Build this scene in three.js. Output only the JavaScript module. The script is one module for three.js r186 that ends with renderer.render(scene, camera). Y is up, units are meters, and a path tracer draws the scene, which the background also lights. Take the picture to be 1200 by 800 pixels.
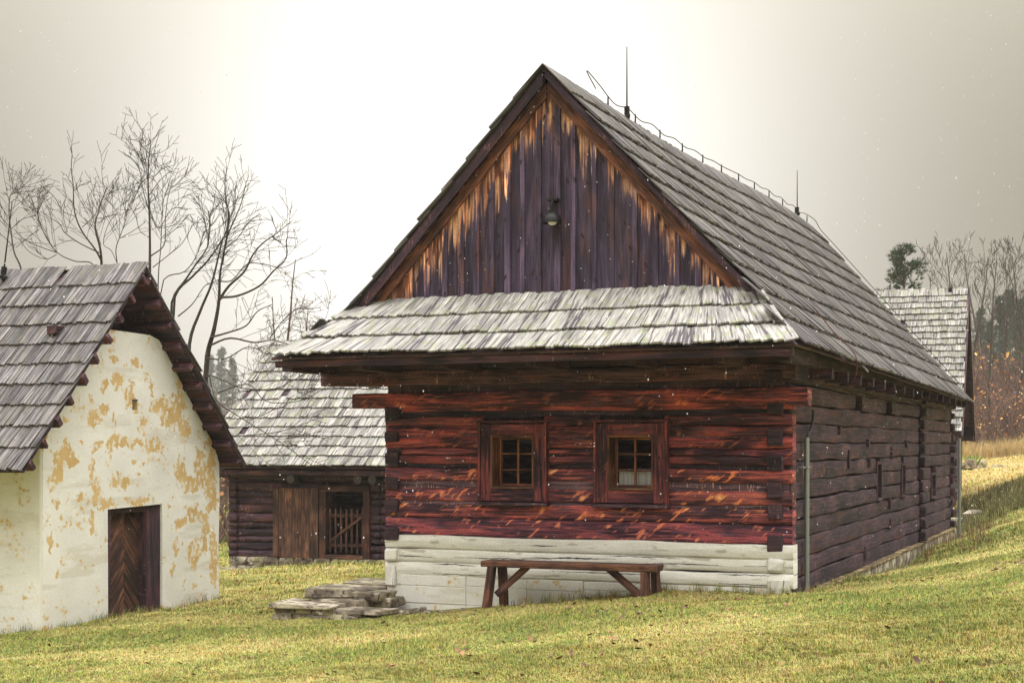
import * as THREE from 'three';
import { mergeGeometries } from 'three/addons/utils/BufferGeometryUtils.js';

// ---------------------------------------------------------------- camera, sky, sun, exposure
const EYE = 1.87, F = 1754, HOR = 520;               // eye height; focal length and horizon row for a 1200 x 800 frame
const scene = new THREE.Scene();
const camera = new THREE.PerspectiveCamera(2 * Math.atan(400 / F) * 180 / Math.PI, 1.5, 0.1, 4000);
camera.position.set(0, EYE, 0);
camera.lookAt(0, EYE, -10);
camera.setViewOffset(1200, 800, 0, 400 - HOR, 1200, 800);   // lens shifted up, verticals stay upright

const renderer = new THREE.WebGLRenderer({ antialias: true });
renderer.toneMapping = THREE.LinearToneMapping;
renderer.toneMappingExposure = 1.9;
renderer.shadowMap.enabled = true;

const mix = (a, b, t) => a + (b - a) * t;
const SUN = new THREE.Vector3(-0.03, 0.15, -1).normalize();   // centre of the painted sky glow ahead of the camera; sun placed to match
{
  const W = 512, H = 256, data = new Float32Array(W * H * 4);
  for (let j = 0; j < H; j++) for (let i = 0; i < W; i++) {
    const th = ((i + 0.5) / W - 0.5) * 2 * Math.PI, el = ((j + 0.5) / H - 0.5) * Math.PI;
    const d = [Math.cos(el) * Math.cos(th), Math.sin(el), Math.cos(el) * Math.sin(th)];
    const up = Math.max(0, d[1]);
    // even overcast, brighter towards the zenith, with a broad glow painted in to imitate lens vignetting
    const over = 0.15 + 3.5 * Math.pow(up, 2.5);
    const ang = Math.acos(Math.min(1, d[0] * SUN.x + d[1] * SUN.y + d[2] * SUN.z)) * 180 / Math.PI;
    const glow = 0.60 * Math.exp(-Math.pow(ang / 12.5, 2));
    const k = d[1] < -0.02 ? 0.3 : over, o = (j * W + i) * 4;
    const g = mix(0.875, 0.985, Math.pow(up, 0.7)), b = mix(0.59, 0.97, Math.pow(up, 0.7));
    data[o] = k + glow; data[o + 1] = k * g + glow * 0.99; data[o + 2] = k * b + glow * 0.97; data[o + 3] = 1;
  }
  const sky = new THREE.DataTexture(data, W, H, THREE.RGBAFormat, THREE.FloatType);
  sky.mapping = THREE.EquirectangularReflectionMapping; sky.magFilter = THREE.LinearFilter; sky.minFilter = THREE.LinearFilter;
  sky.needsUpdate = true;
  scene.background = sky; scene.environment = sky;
}
const sun = new THREE.DirectionalLight(0xfff4e2, 0.5);
sun.position.copy(SUN).multiplyScalar(120); sun.castShadow = true; sun.shadow.radius = 45;
Object.assign(sun.shadow.camera, { left: -50, right: 50, top: 40, bottom: -30, near: 1, far: 300 });
sun.shadow.mapSize.set(2048, 2048);
scene.add(sun); scene.add(sun.target);
scene.fog = new THREE.FogExp2(0xe6e4e0, 0.0005);

// ---------------------------------------------------------------- helpers
const rngs = s => () => { s |= 0; s = s + 0x6D2B79F5 | 0; let t = Math.imul(s ^ s >>> 15, 1 | s); t = t + Math.imul(t ^ t >>> 7, 61 | t) ^ t; return ((t ^ t >>> 14) >>> 0) / 4294967296; };
const R = rngs(7);
const rr = (a, b, r = R) => a + (b - a) * r();
const clamp = (x, a = 0, b = 1) => Math.min(b, Math.max(a, x));
const sm = (a, b, x) => { const t = clamp((x - a) / (b - a)); return t * t * (3 - 2 * t); };
const mixc = (a, b, t) => [mix(a[0], b[0], t), mix(a[1], b[1], t), mix(a[2], b[2], t)];
const V = (x, y, z) => new THREE.Vector3(x, y, z);
const px = (u, v, d) => V((u - 600) / F * d, EYE + (HOR - v) / F * d, -d);   // pixel of the photo + distance -> point

const hashT = new Float32Array(65536); { const r = rngs(99); for (let i = 0; i < 65536; i++) hashT[i] = r(); }
const hsh = (x, y, s) => hashT[(Math.imul(x, 7919) + Math.imul(y, 104729) + Math.imul(s, 15731) + Math.imul(x ^ (y << 3), 37)) & 65535];
// value noise, periodic over (nx, ny) cells
function vn(x, y, nx, ny, s) {
  const xi = Math.floor(x), yi = Math.floor(y); let fx = x - xi, fy = y - yi;
  fx = fx * fx * (3 - 2 * fx); fy = fy * fy * (3 - 2 * fy);
  const x0 = ((xi % nx) + nx) % nx, x1 = (x0 + 1) % nx, y0 = ((yi % ny) + ny) % ny, y1 = (y0 + 1) % ny;
  const a = hsh(x0, y0, s), b = hsh(x1, y0, s), c = hsh(x0, y1, s), d = hsh(x1, y1, s);
  return a + (b - a) * fx + (c - a) * fy + (a - b - c + d) * fx * fy;
}
// fractal noise over the unit square: nx, ny cells at the first octave
function fb(u, v, nx, ny, s, oct = 4) {
  let t = 0, w = 0.5, n = 0;
  for (let o = 0; o < oct; o++) { t += w * vn(u * nx, v * ny, nx, ny, s + o * 13); n += w; w *= 0.5; nx *= 2; ny *= 2; }
  return t / n;
}
function tex(w, h, fn, srgb = true) {
  const d = new Uint8Array(w * h * 4);
  for (let j = 0; j < h; j++) for (let i = 0; i < w; i++) {
    const c = fn((i + 0.5) / w, (j + 0.5) / h), o = (j * w + i) * 4;
    d[o] = clamp(c[0], 0, 255); d[o + 1] = clamp(c[1], 0, 255); d[o + 2] = clamp(c[2], 0, 255); d[o + 3] = 255;
  }
  const t = new THREE.DataTexture(d, w, h, THREE.RGBAFormat);
  t.wrapS = t.wrapT = THREE.RepeatWrapping; t.magFilter = THREE.LinearFilter; t.minFilter = THREE.LinearMipmapLinearFilter; t.generateMipmaps = true;
  if (srgb) t.colorSpace = THREE.SRGBColorSpace;
  t.needsUpdate = true; return t;
}
const std = (o) => new THREE.MeshStandardMaterial({ roughness: 0.9, metalness: 0, ...o });
const taken = {};
const numbered = n => { const k = taken[n] = (taken[n] ?? -1) + 1; return k ? `${n}_${String(k).padStart(3, '0')}` : n; };
function tag(o, label, category, group, kind) {
  if (label) o.userData.label = label;
  if (category) o.userData.category = category;
  if (group) o.userData.group = group;
  if (kind) o.userData.kind = kind;
  return o;
}
function mesh(name, geo, mat, parent) {
  const m = new THREE.Mesh(geo, mat); m.name = parent ? name : numbered(name); m.castShadow = m.receiveShadow = true;
  (parent || scene).add(m); return m;
}
function thing(name, label, category, pos, rot = 0, group) {
  const g = new THREE.Group(); g.name = numbered(name); g.position.copy(pos); g.rotation.y = rot; scene.add(g);
  return tag(g, label, category, group);
}
function part(name, parent) { const g = new THREE.Group(); g.name = name; parent.add(g); return g; }

// collects triangles into one geometry
class Acc {
  constructor() { this.p = []; this.u = []; this.c = []; this.i = []; }
  v(x, y, z, u, w, c) { this.p.push(x, y, z); this.u.push(u, w); this.c.push(c[0], c[1], c[2]); return this.p.length / 3 - 1; }
  quad(a, b, c, d, uv, col) {
    const i = this.v(a.x, a.y, a.z, uv[0], uv[1], col); this.v(b.x, b.y, b.z, uv[2], uv[1], col); this.v(c.x, c.y, c.z, uv[2], uv[3], col); this.v(d.x, d.y, d.z, uv[0], uv[3], col);
    this.i.push(i, i + 1, i + 2, i, i + 2, i + 3);
  }
  // hexahedron from 8 corners: lower ring 0-3, upper ring 4-7 (counter-clockwise seen from above)
  hexa(k, uo, vo, w, l, col) {
    const t = 0.03;
    this.quad(k[4], k[5], k[6], k[7], [uo, vo, uo + w, vo + l], col);
    this.quad(k[3], k[2], k[1], k[0], [uo, vo + l, uo + w, vo], col);
    this.quad(k[0], k[1], k[5], k[4], [uo, vo, uo + w, vo + t], col);
    this.quad(k[1], k[2], k[6], k[5], [uo, vo, uo + t, vo + l], col);
    this.quad(k[2], k[3], k[7], k[6], [uo, vo, uo + w, vo + t], col);
    this.quad(k[3], k[0], k[4], k[7], [uo, vo, uo + t, vo + l], col);
  }
  geo() {
    const g = new THREE.BufferGeometry();
    g.setAttribute('position', new THREE.Float32BufferAttribute(this.p, 3));
    g.setAttribute('uv', new THREE.Float32BufferAttribute(this.u, 2));
    g.setAttribute('color', new THREE.Float32BufferAttribute(this.c, 3));
    g.setIndex(this.i); g.computeVertexNormals(); return g;
  }
}
const ONE = [1, 1, 1];
// box with slightly worn corners: x0..x1, y0..y1, z0..z1, uv in metres, the longest axis runs along u
function boxG(x0, x1, y0, y1, z0, z1, { col = ONE, uo = R() * 7, vo = R() * 7, b = 0.006, jit = 0 } = {}) {
  const sx = x1 - x0, sy = y1 - y0, sz = z1 - z0; b = Math.min(b, sx * 0.3, sy * 0.3, sz * 0.3);
  const long = sx >= sy && sx >= sz ? 0 : sy >= sz ? 1 : 2;
  const P = [], U = [], C = [];
  const J = []; for (let k = 0; k < 8; k++) J.push([rr(-jit, jit), rr(-jit, jit), rr(-jit, jit)]);
  const lo = [x0, y0, z0], hi = [x1, y1, z1];
  // 24 inset corner vertices: for each corner one vertex per face axis
  const vert = (k, ax) => [0, 1, 2].map(a => { const s = (k >> a) & 1; const e = s ? hi[a] : lo[a]; return (a === ax ? e : e + (s ? -b : b)) + J[k][a]; });
  const uvOf = (p, ax) => {
    const o = [0, 1, 2].filter(a => a !== ax); let a0 = o[0], a1 = o[1];
    if (a1 === long) [a0, a1] = [a1, a0];
    return [p[a0] - lo[a0] + uo, p[a1] - lo[a1] + (ax * 0.31) + vo];
  };
  const tri = (a, b2, c) => { for (const [p, ax] of [a, b2, c]) { P.push(...p); U.push(...uvOf(p, ax)); C.push(...col); } };
  const quad = (a, b2, c, d) => { tri(a, b2, c); tri(a, c, d); };
  for (let ax = 0; ax < 3; ax++) { // faces
    const a1 = (ax + 1) % 3, a2 = (ax + 2) % 3;
    for (const s of [0, 1]) {
      const k = (i, j) => (s << ax) | (i << a1) | (j << a2);
      const q = [[0, 0], [1, 0], [1, 1], [0, 1]].map(([i, j]) => [vert(k(i, j), ax), ax]);
      s ? quad(q[0], q[1], q[2], q[3]) : quad(q[3], q[2], q[1], q[0]);
    }
    for (const s1 of [0, 1]) for (const s2 of [0, 1]) { // bevels of the edges that run along ax
      const k0 = (s1 << a1) | (s2 << a2), k1 = k0 | (1 << ax);
      const A = [vert(k0, a1), a1], B = [vert(k1, a1), a1], Cc = [vert(k1, a2), a2], D = [vert(k0, a2), a2];
      (s1 === s2) ? quad(A, D, Cc, B) : quad(A, B, Cc, D);
    }
  }
  for (let k = 0; k < 8; k++) { // corner caps
    const n = ((k & 1) + ((k >> 1) & 1) + ((k >> 2) & 1)) % 2, q = [0, 1, 2].map(a => [vert(k, a), a]);
    n ? tri(q[0], q[1], q[2]) : tri(q[2], q[1], q[0]);
  }
  const g = new THREE.BufferGeometry();
  g.setAttribute('position', new THREE.Float32BufferAttribute(P, 3)); g.setAttribute('uv', new THREE.Float32BufferAttribute(U, 2));
  g.setAttribute('color', new THREE.Float32BufferAttribute(C, 3)); g.computeVertexNormals(); return g;
}
// hewn log along +x, 0..len; y 0..h; face at z = 0, back at -t; wavy edges, uv in metres
let logSeed = 1;
function logG(len, h, t, { col = ONE, wob = 0.012, r = 0.022, uo = R() * 9, vo = R() * 5, bulge = 0.008, step = 0.16 } = {}) {
  const s = logSeed++ * 3, n = Math.max(2, Math.round(len / step));
  const sec = [[0, -t], [0, -r], [r * 0.3, -r * 0.3], [r, 0], [h * 0.5, bulge], [h - r, 0], [h - r * 0.3, -r * 0.3], [h, -r], [h, -t]];
  const P = [], U = [], C = [], I = [], m = sec.length;
  const nz = (x, k) => vn(x * 1.1 + 50, k, 4096, 64, s) - 0.5 + 0.5 * (vn(x * 4.3 + 50, k, 4096, 64, s + 1) - 0.5);
  for (let i = 0; i <= n; i++) {
    const x = len * i / n, bot = nz(x, 1) * wob * 2, top = nz(x, 9) * wob * 2, dz = nz(x, 17) * wob * 1.6; let per = 0;
    sec.forEach(([y, z], k) => {
      if (k) per += Math.hypot(y - sec[k - 1][0], z - sec[k - 1][1]);
      const f = y / h, yy = y + bot * (1 - f) + top * f;
      const rough = k > 1 && k < 7 ? (vn(x * 9 + 20, k * 3, 4096, 64, s + 5) - 0.5) * wob * 0.55 : 0;
      P.push(x, yy, z < -t * 0.9 ? z : z + dz + rough); U.push(x + uo, per - t + vo); C.push(...col);
    });
  }
  for (let i = 0; i < n; i++) for (let k = 0; k < m; k++) {
    const k2 = (k + 1) % m, a = i * m + k, b = i * m + k2, c = a + m, d = b + m; I.push(a, c, d, a, d, b);
  }
  const base = P.length / 3;
  for (const e of [0, n]) for (let k = 0; k < m; k++) { const q = (e * m + k) * 3; P.push(P[q], P[q + 1], P[q + 2]); U.push(P[q + 2] * 0.5 + uo, P[q + 1] + vo + 0.7); C.push(...col); }
  for (let k = 1; k < m - 1; k++) { I.push(base, base + k, base + k + 1); I.push(base + m, base + m + k + 1, base + m + k); }
  const g = new THREE.BufferGeometry();
  g.setAttribute('position', new THREE.Float32BufferAttribute(P, 3)); g.setAttribute('uv', new THREE.Float32BufferAttribute(U, 2));
  g.setAttribute('color', new THREE.Float32BufferAttribute(C, 3)); g.setIndex(I); g.computeVertexNormals(); return g;
}
// flat polygon [x, y] extruded from z0 to z1
function prismG(pts, z0, z1, uvf = (x, y) => [x, y], col = ONE, hole = null) {
  const P = [], U = [], C = [], tri = (...a) => { for (const p of a) { P.push(p[0], p[1], p[2]); U.push(...uvf(p[0], p[1])); C.push(...col); } };
  const sh = pts.map(p => new THREE.Vector2(p[0], p[1])); if (THREE.ShapeUtils.isClockWise(sh)) { sh.reverse(); pts = pts.slice().reverse(); }
  const hv = hole ? hole.map(p => new THREE.Vector2(...p)) : null, all = hole ? [...pts, ...hole] : pts, ring = pts; pts = all;
  for (const [a, b, c] of THREE.ShapeUtils.triangulateShape(sh, hv ? [hv] : [])) {
    tri([...pts[a].slice(0, 2), z1], [...pts[b].slice(0, 2), z1], [...pts[c].slice(0, 2), z1]);
    tri([...pts[c].slice(0, 2), z0], [...pts[b].slice(0, 2), z0], [...pts[a].slice(0, 2), z0]);
  }
  for (const rg of hole ? [ring, hole] : [ring]) rg.forEach((p, i) => { const q = rg[(i + 1) % rg.length]; tri([p[0], p[1], z0], [q[0], q[1], z0], [q[0], q[1], z1]); tri([p[0], p[1], z0], [q[0], q[1], z1], [p[0], p[1], z1]); });
  const g = new THREE.BufferGeometry();
  g.setAttribute('position', new THREE.Float32BufferAttribute(P, 3)); g.setAttribute('uv', new THREE.Float32BufferAttribute(U, 2));
  g.setAttribute('color', new THREE.Float32BufferAttribute(C, 3)); g.computeVertexNormals(); return g;
}
// lumpy stone block
function stoneG(sx, sy, sz, seed, rough = 0.12) {
  const g = new THREE.BoxGeometry(sx, sy, sz, 3, 2, 3).toNonIndexed(); const p = g.attributes.position, r0 = seed * 31;
  for (let i = 0; i < p.count; i++) {
    const x = p.getX(i) / sx * 2, y = p.getY(i) / sy * 2, z = p.getZ(i) / sz * 2;
    const k = 1 - 0.05 * (x * x * z * z + x * x * y * y + y * y * z * z);
    const n = a => (vn(x * 1.6 + 9, y * 1.6 + z * 1.9 + 12, 512, 512, r0 + a) - 0.5) * 2 * rough;
    p.setXYZ(i, x * sx / 2 * (k + n(1) * 0.6), y * sy / 2 * (k + n(2)), z * sz / 2 * (k + n(3) * 0.6));
  }
  const u = g.attributes.uv; for (let i = 0; i < u.count; i++) u.setXY(i, p.getX(i) + p.getZ(i) * 0.6 + seed, p.getY(i) + p.getZ(i) * 0.8 + seed * 0.7);
  g.computeVertexNormals(); return g;
}
// tapered tube through points with radii
function limb(acc, pts, rad, sides, col, vOff = 0) {
  const T = V(), Nn = V(), B = V(), ref = V(0.31, 0.2, 0.93).normalize(); let prev = -1;
  for (let i = 0; i < pts.length; i++) {
    T.copy(pts[Math.min(i + 1, pts.length - 1)]).sub(pts[Math.max(i - 1, 0)]).normalize();
    Nn.crossVectors(T, ref).normalize(); B.crossVectors(T, Nn);
    const base = acc.p.length / 3;
    for (let k = 0; k < sides; k++) {
      const a = k / sides * 2 * Math.PI, c = Math.cos(a) * rad[i], s = Math.sin(a) * rad[i], p = pts[i];
      acc.v(p.x + Nn.x * c + B.x * s, p.y + Nn.y * c + B.y * s, p.z + Nn.z * c + B.z * s, k / sides * 0.4, i * 0.3 + vOff, col);
    }
    if (prev >= 0) for (let k = 0; k < sides; k++) { const k2 = (k + 1) % sides; acc.i.push(prev + k, base + k2, base + k, prev + k, prev + k2, base + k2); }
    prev = base;
  }
}

// ---------------------------------------------------------------- materials (uv in metres; each texture covers the metres given)
const cover = (t, w, h) => { t.repeat.set(1 / w, 1 / h); return t; };
const grain = (u, v, nu, nv, s) => 0.55 * fb(u, v, nu, nv, s, 3) + 0.45 * fb(u, v, nu * 3, nv * 3, s + 7, 2);
// hewn red-brown wall log; chip = how many pale axe chips
function hewnTex(chip, seed, dark) {
  return cover(tex(1024, 512, (u, v) => {
    const g = grain(u, v + 0.012 * fb(u, v, 6, 4, seed, 2), 8, 90, seed), p = fb(u, v, 7, 9, seed + 3, 4), q = fb(u, v, 14, 34, seed + 5, 3);
    let c = mixc([40, 22, 36], [142, 70, 72], sm(0.34, 0.64, p * 0.45 + g * 0.55));
    c = mixc(c, [78, 60, 74], sm(0.57, 0.78, q) * 0.6);                                // weathered grey-violet
    c = mixc(c, [186, 100, 84], sm(0.56, 0.76, g) * 0.6);
    // axe marks: short pale strokes slanting up to the right
    const X = u * 4, Y = v * 2, s1 = (X * 0.80 + Y * 0.60), t1 = (-X * 0.60 + Y * 0.80);
    const st = vn(s1 * 7 + 400, t1 * 22 + 400, 8192, 8192, seed + 11) * 0.7 + 0.3 * vn(s1 * 16 + 400, t1 * 70 + 400, 8192, 8192, seed + 12);
    const zone = fb(u, v, 9, 8, seed + 21, 3);
    c = mixc(c, [204, 122, 84], chip * sm(0.60, 0.76, st) * sm(0.40, 0.58, zone) * 0.9);
    c = mixc(c, [226, 168, 126], chip * sm(0.80, 0.9, st) * sm(0.47, 0.62, zone) * 0.8);
    // drying cracks along the grain
    const cr = vn(u * 5, v * 60 + 1.4 * fb(u, v, 8, 6, seed + 31, 2), 5, 60, seed + 30), cm = fb(u, v, 6, 20, seed + 33, 2);
    c = mixc(c, [20, 11, 17], sm(0.035, 0.0, Math.abs(cr - 0.5)) * sm(0.45, 0.62, cm) * 0.9);
    const f = 0.84 + 0.3 * vn(u * 512, v * 256, 512, 256, seed + 40);
    return c.map(x => x * f * dark);
  }), 4, 2);
}
const tRedA = hewnTex(1, 3, 1.3), tRedB = hewnTex(0.45, 51, 1.18);
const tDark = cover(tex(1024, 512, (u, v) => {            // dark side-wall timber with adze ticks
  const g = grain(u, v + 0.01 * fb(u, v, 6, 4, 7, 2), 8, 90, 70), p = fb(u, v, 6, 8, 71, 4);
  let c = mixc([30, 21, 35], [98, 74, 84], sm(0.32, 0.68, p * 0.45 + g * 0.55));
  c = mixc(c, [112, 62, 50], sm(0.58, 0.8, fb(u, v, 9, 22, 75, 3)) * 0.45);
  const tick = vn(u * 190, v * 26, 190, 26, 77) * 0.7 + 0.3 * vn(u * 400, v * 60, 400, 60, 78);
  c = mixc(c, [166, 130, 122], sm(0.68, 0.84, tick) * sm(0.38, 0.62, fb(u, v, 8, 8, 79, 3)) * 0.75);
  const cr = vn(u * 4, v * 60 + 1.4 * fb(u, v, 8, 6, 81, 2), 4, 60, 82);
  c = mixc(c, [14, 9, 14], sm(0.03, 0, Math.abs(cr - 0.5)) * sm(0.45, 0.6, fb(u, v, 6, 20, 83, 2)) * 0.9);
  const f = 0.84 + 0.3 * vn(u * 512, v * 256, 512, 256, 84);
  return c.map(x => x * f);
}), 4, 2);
// gable boards: v = metres below the rake; fresh wood survives under the eaves where rain never reaches, dark and streaked below
const tGable = cover(tex(768, 768, (u, v) => {
  const y = v * 4, g = grain(u, v, 110, 6, 90), g2 = fb(u, v, 160, 3, 92, 2);
  const reach = 0.24 + 0.85 * Math.pow(fb(u, 0.3, 34, 1, 94, 3), 1.7) + 0.55 * (g2 - 0.5) + 0.5 * (g - 0.5) + 0.2 * (fb(u, v, 60, 30, 95, 3) - 0.5);
  const fresh = sm(0.1, -0.16, y - reach) * (0.55 + 0.45 * sm(0.3, 0.6, fb(u, v, 150, 10, 99, 2)));
  let dk = mixc([36, 27, 44], [82, 68, 90], sm(0.3, 0.75, 0.6 * g + 0.4 * fb(u, v, 30, 8, 96, 3)));
  dk = mixc(dk, [112, 66, 54], sm(0.55, 0.8, fb(u, v, 40, 7, 97, 3)) * 0.45);
  let fr = mixc([164, 100, 66], [240, 190, 150], sm(0.25, 0.75, g));
  fr = mixc(fr, [96, 48, 34], sm(0.56, 0.72, fb(u, v, 70, 14, 98, 3)) * 0.8);
  let c = mixc(dk, fr, fresh * 0.95);
  const kx = u * 60, ky = v * 16, ci = Math.floor(kx), cj = Math.floor(ky);     // knots
  if (hsh(ci, cj, 101) > 0.86) { const dx = (kx - ci - 0.5) * 1.1, dy = (ky - cj - 0.5) * 2.6, k = Math.hypot(dx, dy); c = mixc(c, [30, 16, 18], sm(0.42, 0.2, k) * 0.85); }
  const f = 0.86 + 0.28 * vn(u * 512, v * 512, 512, 512, 104);
  return c.map(x => x * f);
}), 4, 4);
// weathered shingle wood, fibres along v; 2 m x 2 m
function shingleTex(a, b, streak, moss, seed) {
  return cover(tex(512, 512, (u, v) => {
    const g = grain(u, v, 130, 5, seed), g2 = fb(u, v, 60, 4, seed + 2, 3), p = fb(u, v, 7, 7, seed + 4, 4);
    let c = mixc(a, b, sm(0.25, 0.75, 0.55 * g + 0.3 * g2 + 0.15 * p));
    c = mixc(c, streak, sm(0.6, 0.78, fb(u, v, 90, 5, seed + 6, 2)) * 0.75);
    c = mixc(c, moss, sm(0.52, 0.7, fb(u, v, 10, 12, seed + 8, 4)) * 0.5);
    const f = 0.86 + 0.28 * vn(u * 512, v * 512, 512, 512, seed + 9);
    return c.map(x => x * f);
  }), 2, 2);
}
const tShPale = shingleTex([124, 122, 122], [216, 214, 206], [60, 52, 62], [146, 156, 118], 120);
const tShGrey = shingleTex([58, 55, 62], [156, 152, 150], [34, 30, 38], [106, 106, 90], 140);
const tPlank = cover(tex(512, 512, (u, v) => {            // door planks, fibres along u of the board (uv swapped by boxG)
  const g = grain(u, v, 6, 90, 160), p = fb(u, v, 6, 8, 163, 4);
  let c = mixc([44, 30, 30], [134, 96, 74], sm(0.3, 0.75, 0.6 * g + 0.4 * p));
  c = mixc(c, [168, 112, 76], sm(0.62, 0.8, fb(u, v, 5, 40, 165, 3)) * 0.5);
  const f = 0.85 + 0.3 * vn(u * 256, v * 512, 256, 512, 166); return c.map(x => x * f);
}), 2, 2);
const checks = (() => { const r = rngs(5), o = []; for (let k = 0; k < 44; k++) o.push([r() * 4, 0.03 + r() * 1.9, 0.3 + r() * 1.3, (r() - 0.35) * 0.05, 0.006 + r() * 0.009]); return o; })();
const tWhite = cover(tex(1024, 512, (u, v) => {            // limewashed timber, checks and brush marks
  const g = grain(u, v, 7, 70, 180), p = fb(u, v, 5, 6, 182, 4);
  let c = mixc([212, 210, 203], [246, 245, 240], sm(0.2, 0.7, 0.5 * g + 0.5 * p));
  c = mixc(c, [160, 152, 138], sm(0.66, 0.8, fb(u, v, 14, 40, 184, 4)) * 0.6);
  for (const [x0, y0, len, sl, ww] of checks) {
    let X = u * 4 - x0; if (X < 0) X += 4; if (X > len) continue;
    const y = y0 + sl * X + 0.018 * (fb(u, 0.5, 40, 1, 186, 3) - 0.5), w = ww * Math.sin(Math.PI * X / len) * (0.4 + fb(u, 0.2, 70, 1, 187, 2)), d = Math.abs(v * 2 - y);
    if (d < w) c = mixc(c, [52, 50, 58], sm(w, w * 0.4, d));
  }
  const f = 0.95 + 0.1 * vn(u * 512, v * 256, 512, 256, 189); return c.map(x => x * f);
}), 4, 2);
// limewash on the outbuilding: ochre clay shows where it has flaked, at the spots seen on the wall (metres: along the wall, above its foot)
const flakes = [[0.42, 2.32, .30, .22], [0.30, 2.05, .16, .2], [0.62, 2.25, .16, .16], [1.05, 2.86, .20, .16], [1.32, 2.98, .18, .10], [1.55, 3.36, .18, .12], [1.50, 3.7, .14, .08], [1.85, 3.22, .16, .16], [2.0, 3.04, .12, .12], [1.30, 3.3, .1, .14],
  [2.02, 3.66, .16, .1], [2.52, 3.05, .26, .2], [2.75, 2.82, .2, .14], [2.98, 2.98, .24, .26], [3.20, 2.7, .2, .2], [2.4, 3.3, .12, .1], [3.05, 3.3, .1, .16], [1.72, 2.5, .55, .08], [2.45, 2.45, .3, .08], [1.16, 2.45, .2, .06], [1.02, 2.15, .1, .3], [1.12, 1.8, .14, .26], [1.35, 1.62, .26, .12], [1.62, 1.95, .24, .1], [1.82, 1.7, .12, .1], [2.05, 1.62, .3, .07],
  [3.1, 2.05, .18, .26], [3.35, 1.88, .26, .2], [3.62, 2.1, .2, .34], [3.92, 2.0, .18, .55], [3.9, 2.5, .16, .2], [3.1, 1.3, .26, .14], [3.5, 1.4, .3, .14], [3.72, 1.25, .12, .3], [3.9, 1.55, .2, .16], [2.98, .9, .1, .2], [3.45, .78, .22, .26], [3.72, .9, .12, .22], [3.98, .65, .13, .55], [3.2, 0.3, .06, .09], [3.5, .32, .07, .08], [2.9, .6, .06, .12],
  [0.74, 1.75, .1, .1], [0.56, 1.4, .06, .05], [.25, 1.7, .06, .1], [1.0, 1.4, .05, .25], [1.5, 2.85, .05, .1], [2.2, 2.8, .1, .14], [0.12, 1.1, .05, .2], [2.25, 3.45, .08, .06]];
const plasterFn = (spots) => (u, v) => {
  const x = u * 4.2, y = v * 4.2; let m = 0;
  const wx = x + 0.16 * (fb(u, v, 26, 26, 200, 3) - 0.5) + 0.1 * (fb(u, v, 60, 60, 207, 2) - 0.5), wy = y + 0.22 * (fb(u, v, 24, 24, 201, 3) - 0.5) + 0.12 * (fb(u, v, 70, 70, 208, 2) - 0.5);
  if (spots) for (const [a, b, p, q] of spots) m = Math.max(m, 1 - Math.hypot((wx - a) / p, (wy - b) / q));
  m += 0.6 * (fb(u, v, 20, 22, 202, 4) - 0.5) + 0.6 * (fb(u, v, 80, 80, 203, 3) - 0.5);
  let fl = Math.max(sm(0.21, 0.25, m), sm(0.77, 0.79, fb(u, v, 30, 30, 209, 4)));
  let c = mixc([222, 221, 216], [246, 246, 243], fb(u, v, 8, 10, 204, 4));
  c = mixc(c, [198, 190, 172], sm(0.6, 0.75, fb(u, v, 5, 30, 205, 4)) * 0.35);
  fl *= 1 - 0.85 * sm(0.6, 0.66, fb(u, v, 90, 60, 212, 3)) - 0.0; fl = Math.max(fl, 0.22 * sm(0.1, 0.2, m));
  c = mixc(c, mixc([200, 166, 108], [226, 200, 150], fb(u, v, 24, 24, 206, 3)), fl);
  const f = 0.96 + 0.08 * vn(u * 512, v * 512, 512, 512, 210); return c.map(k => k * f);
};
const tPlaster = cover(tex(768, 768, plasterFn(flakes)), 4.2, 4.2);
const tPlasterPlain = cover(tex(384, 384, plasterFn([[3.6, 0.35, .3, .12], [0.6, 0.3, .2, .16], [3.9, 2.0, .1, .3], [2.0, .25, .5, .1]])), 4.2, 4.2);
const tStone = cover(tex(512, 512, (u, v) => {
  const p = fb(u, v, 6, 6, 220, 5), q = fb(u, v, 18, 26, 222, 4);
  let c = mixc([104, 94, 82], [206, 196, 176], sm(0.3, 0.7, p)); c = mixc(c, [58, 48, 46], sm(0.58, 0.74, q) * 0.7); c = mixc(c, [150, 146, 92], sm(0.6, 0.75, fb(u, v, 9, 9, 224, 4)) * 0.4);
  const f = 0.85 + 0.3 * vn(u * 256, v * 256, 256, 256, 225); return c.map(x => x * f);
}), 1.5, 1.5);
const tGround = cover(tex(512, 512, (u, v) => {
  const p = fb(u, v, 10, 10, 240, 5), q = fb(u, v, 60, 60, 242, 3), f = 0.75 + 0.5 * vn(u * 512, v * 512, 512, 512, 243);
  let c = mixc([98, 96, 44], [152, 144, 78], p); c = mixc(c, [112, 84, 52], sm(0.58, 0.72, q) * 0.6); return c.map(x => x * f);
}), 3, 3);
const tBark = cover(tex(256, 512, (u, v) => { const g = fb(u, v, 16, 8, 260, 4), p = fb(u, v, 5, 6, 261, 3); return mixc([44, 38, 38], [104, 96, 82], 0.5 * g + 0.5 * p).map(x => x * (0.85 + 0.3 * vn(u * 128, v * 256, 128, 256, 262))); }), 0.4, 1.2);

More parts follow.
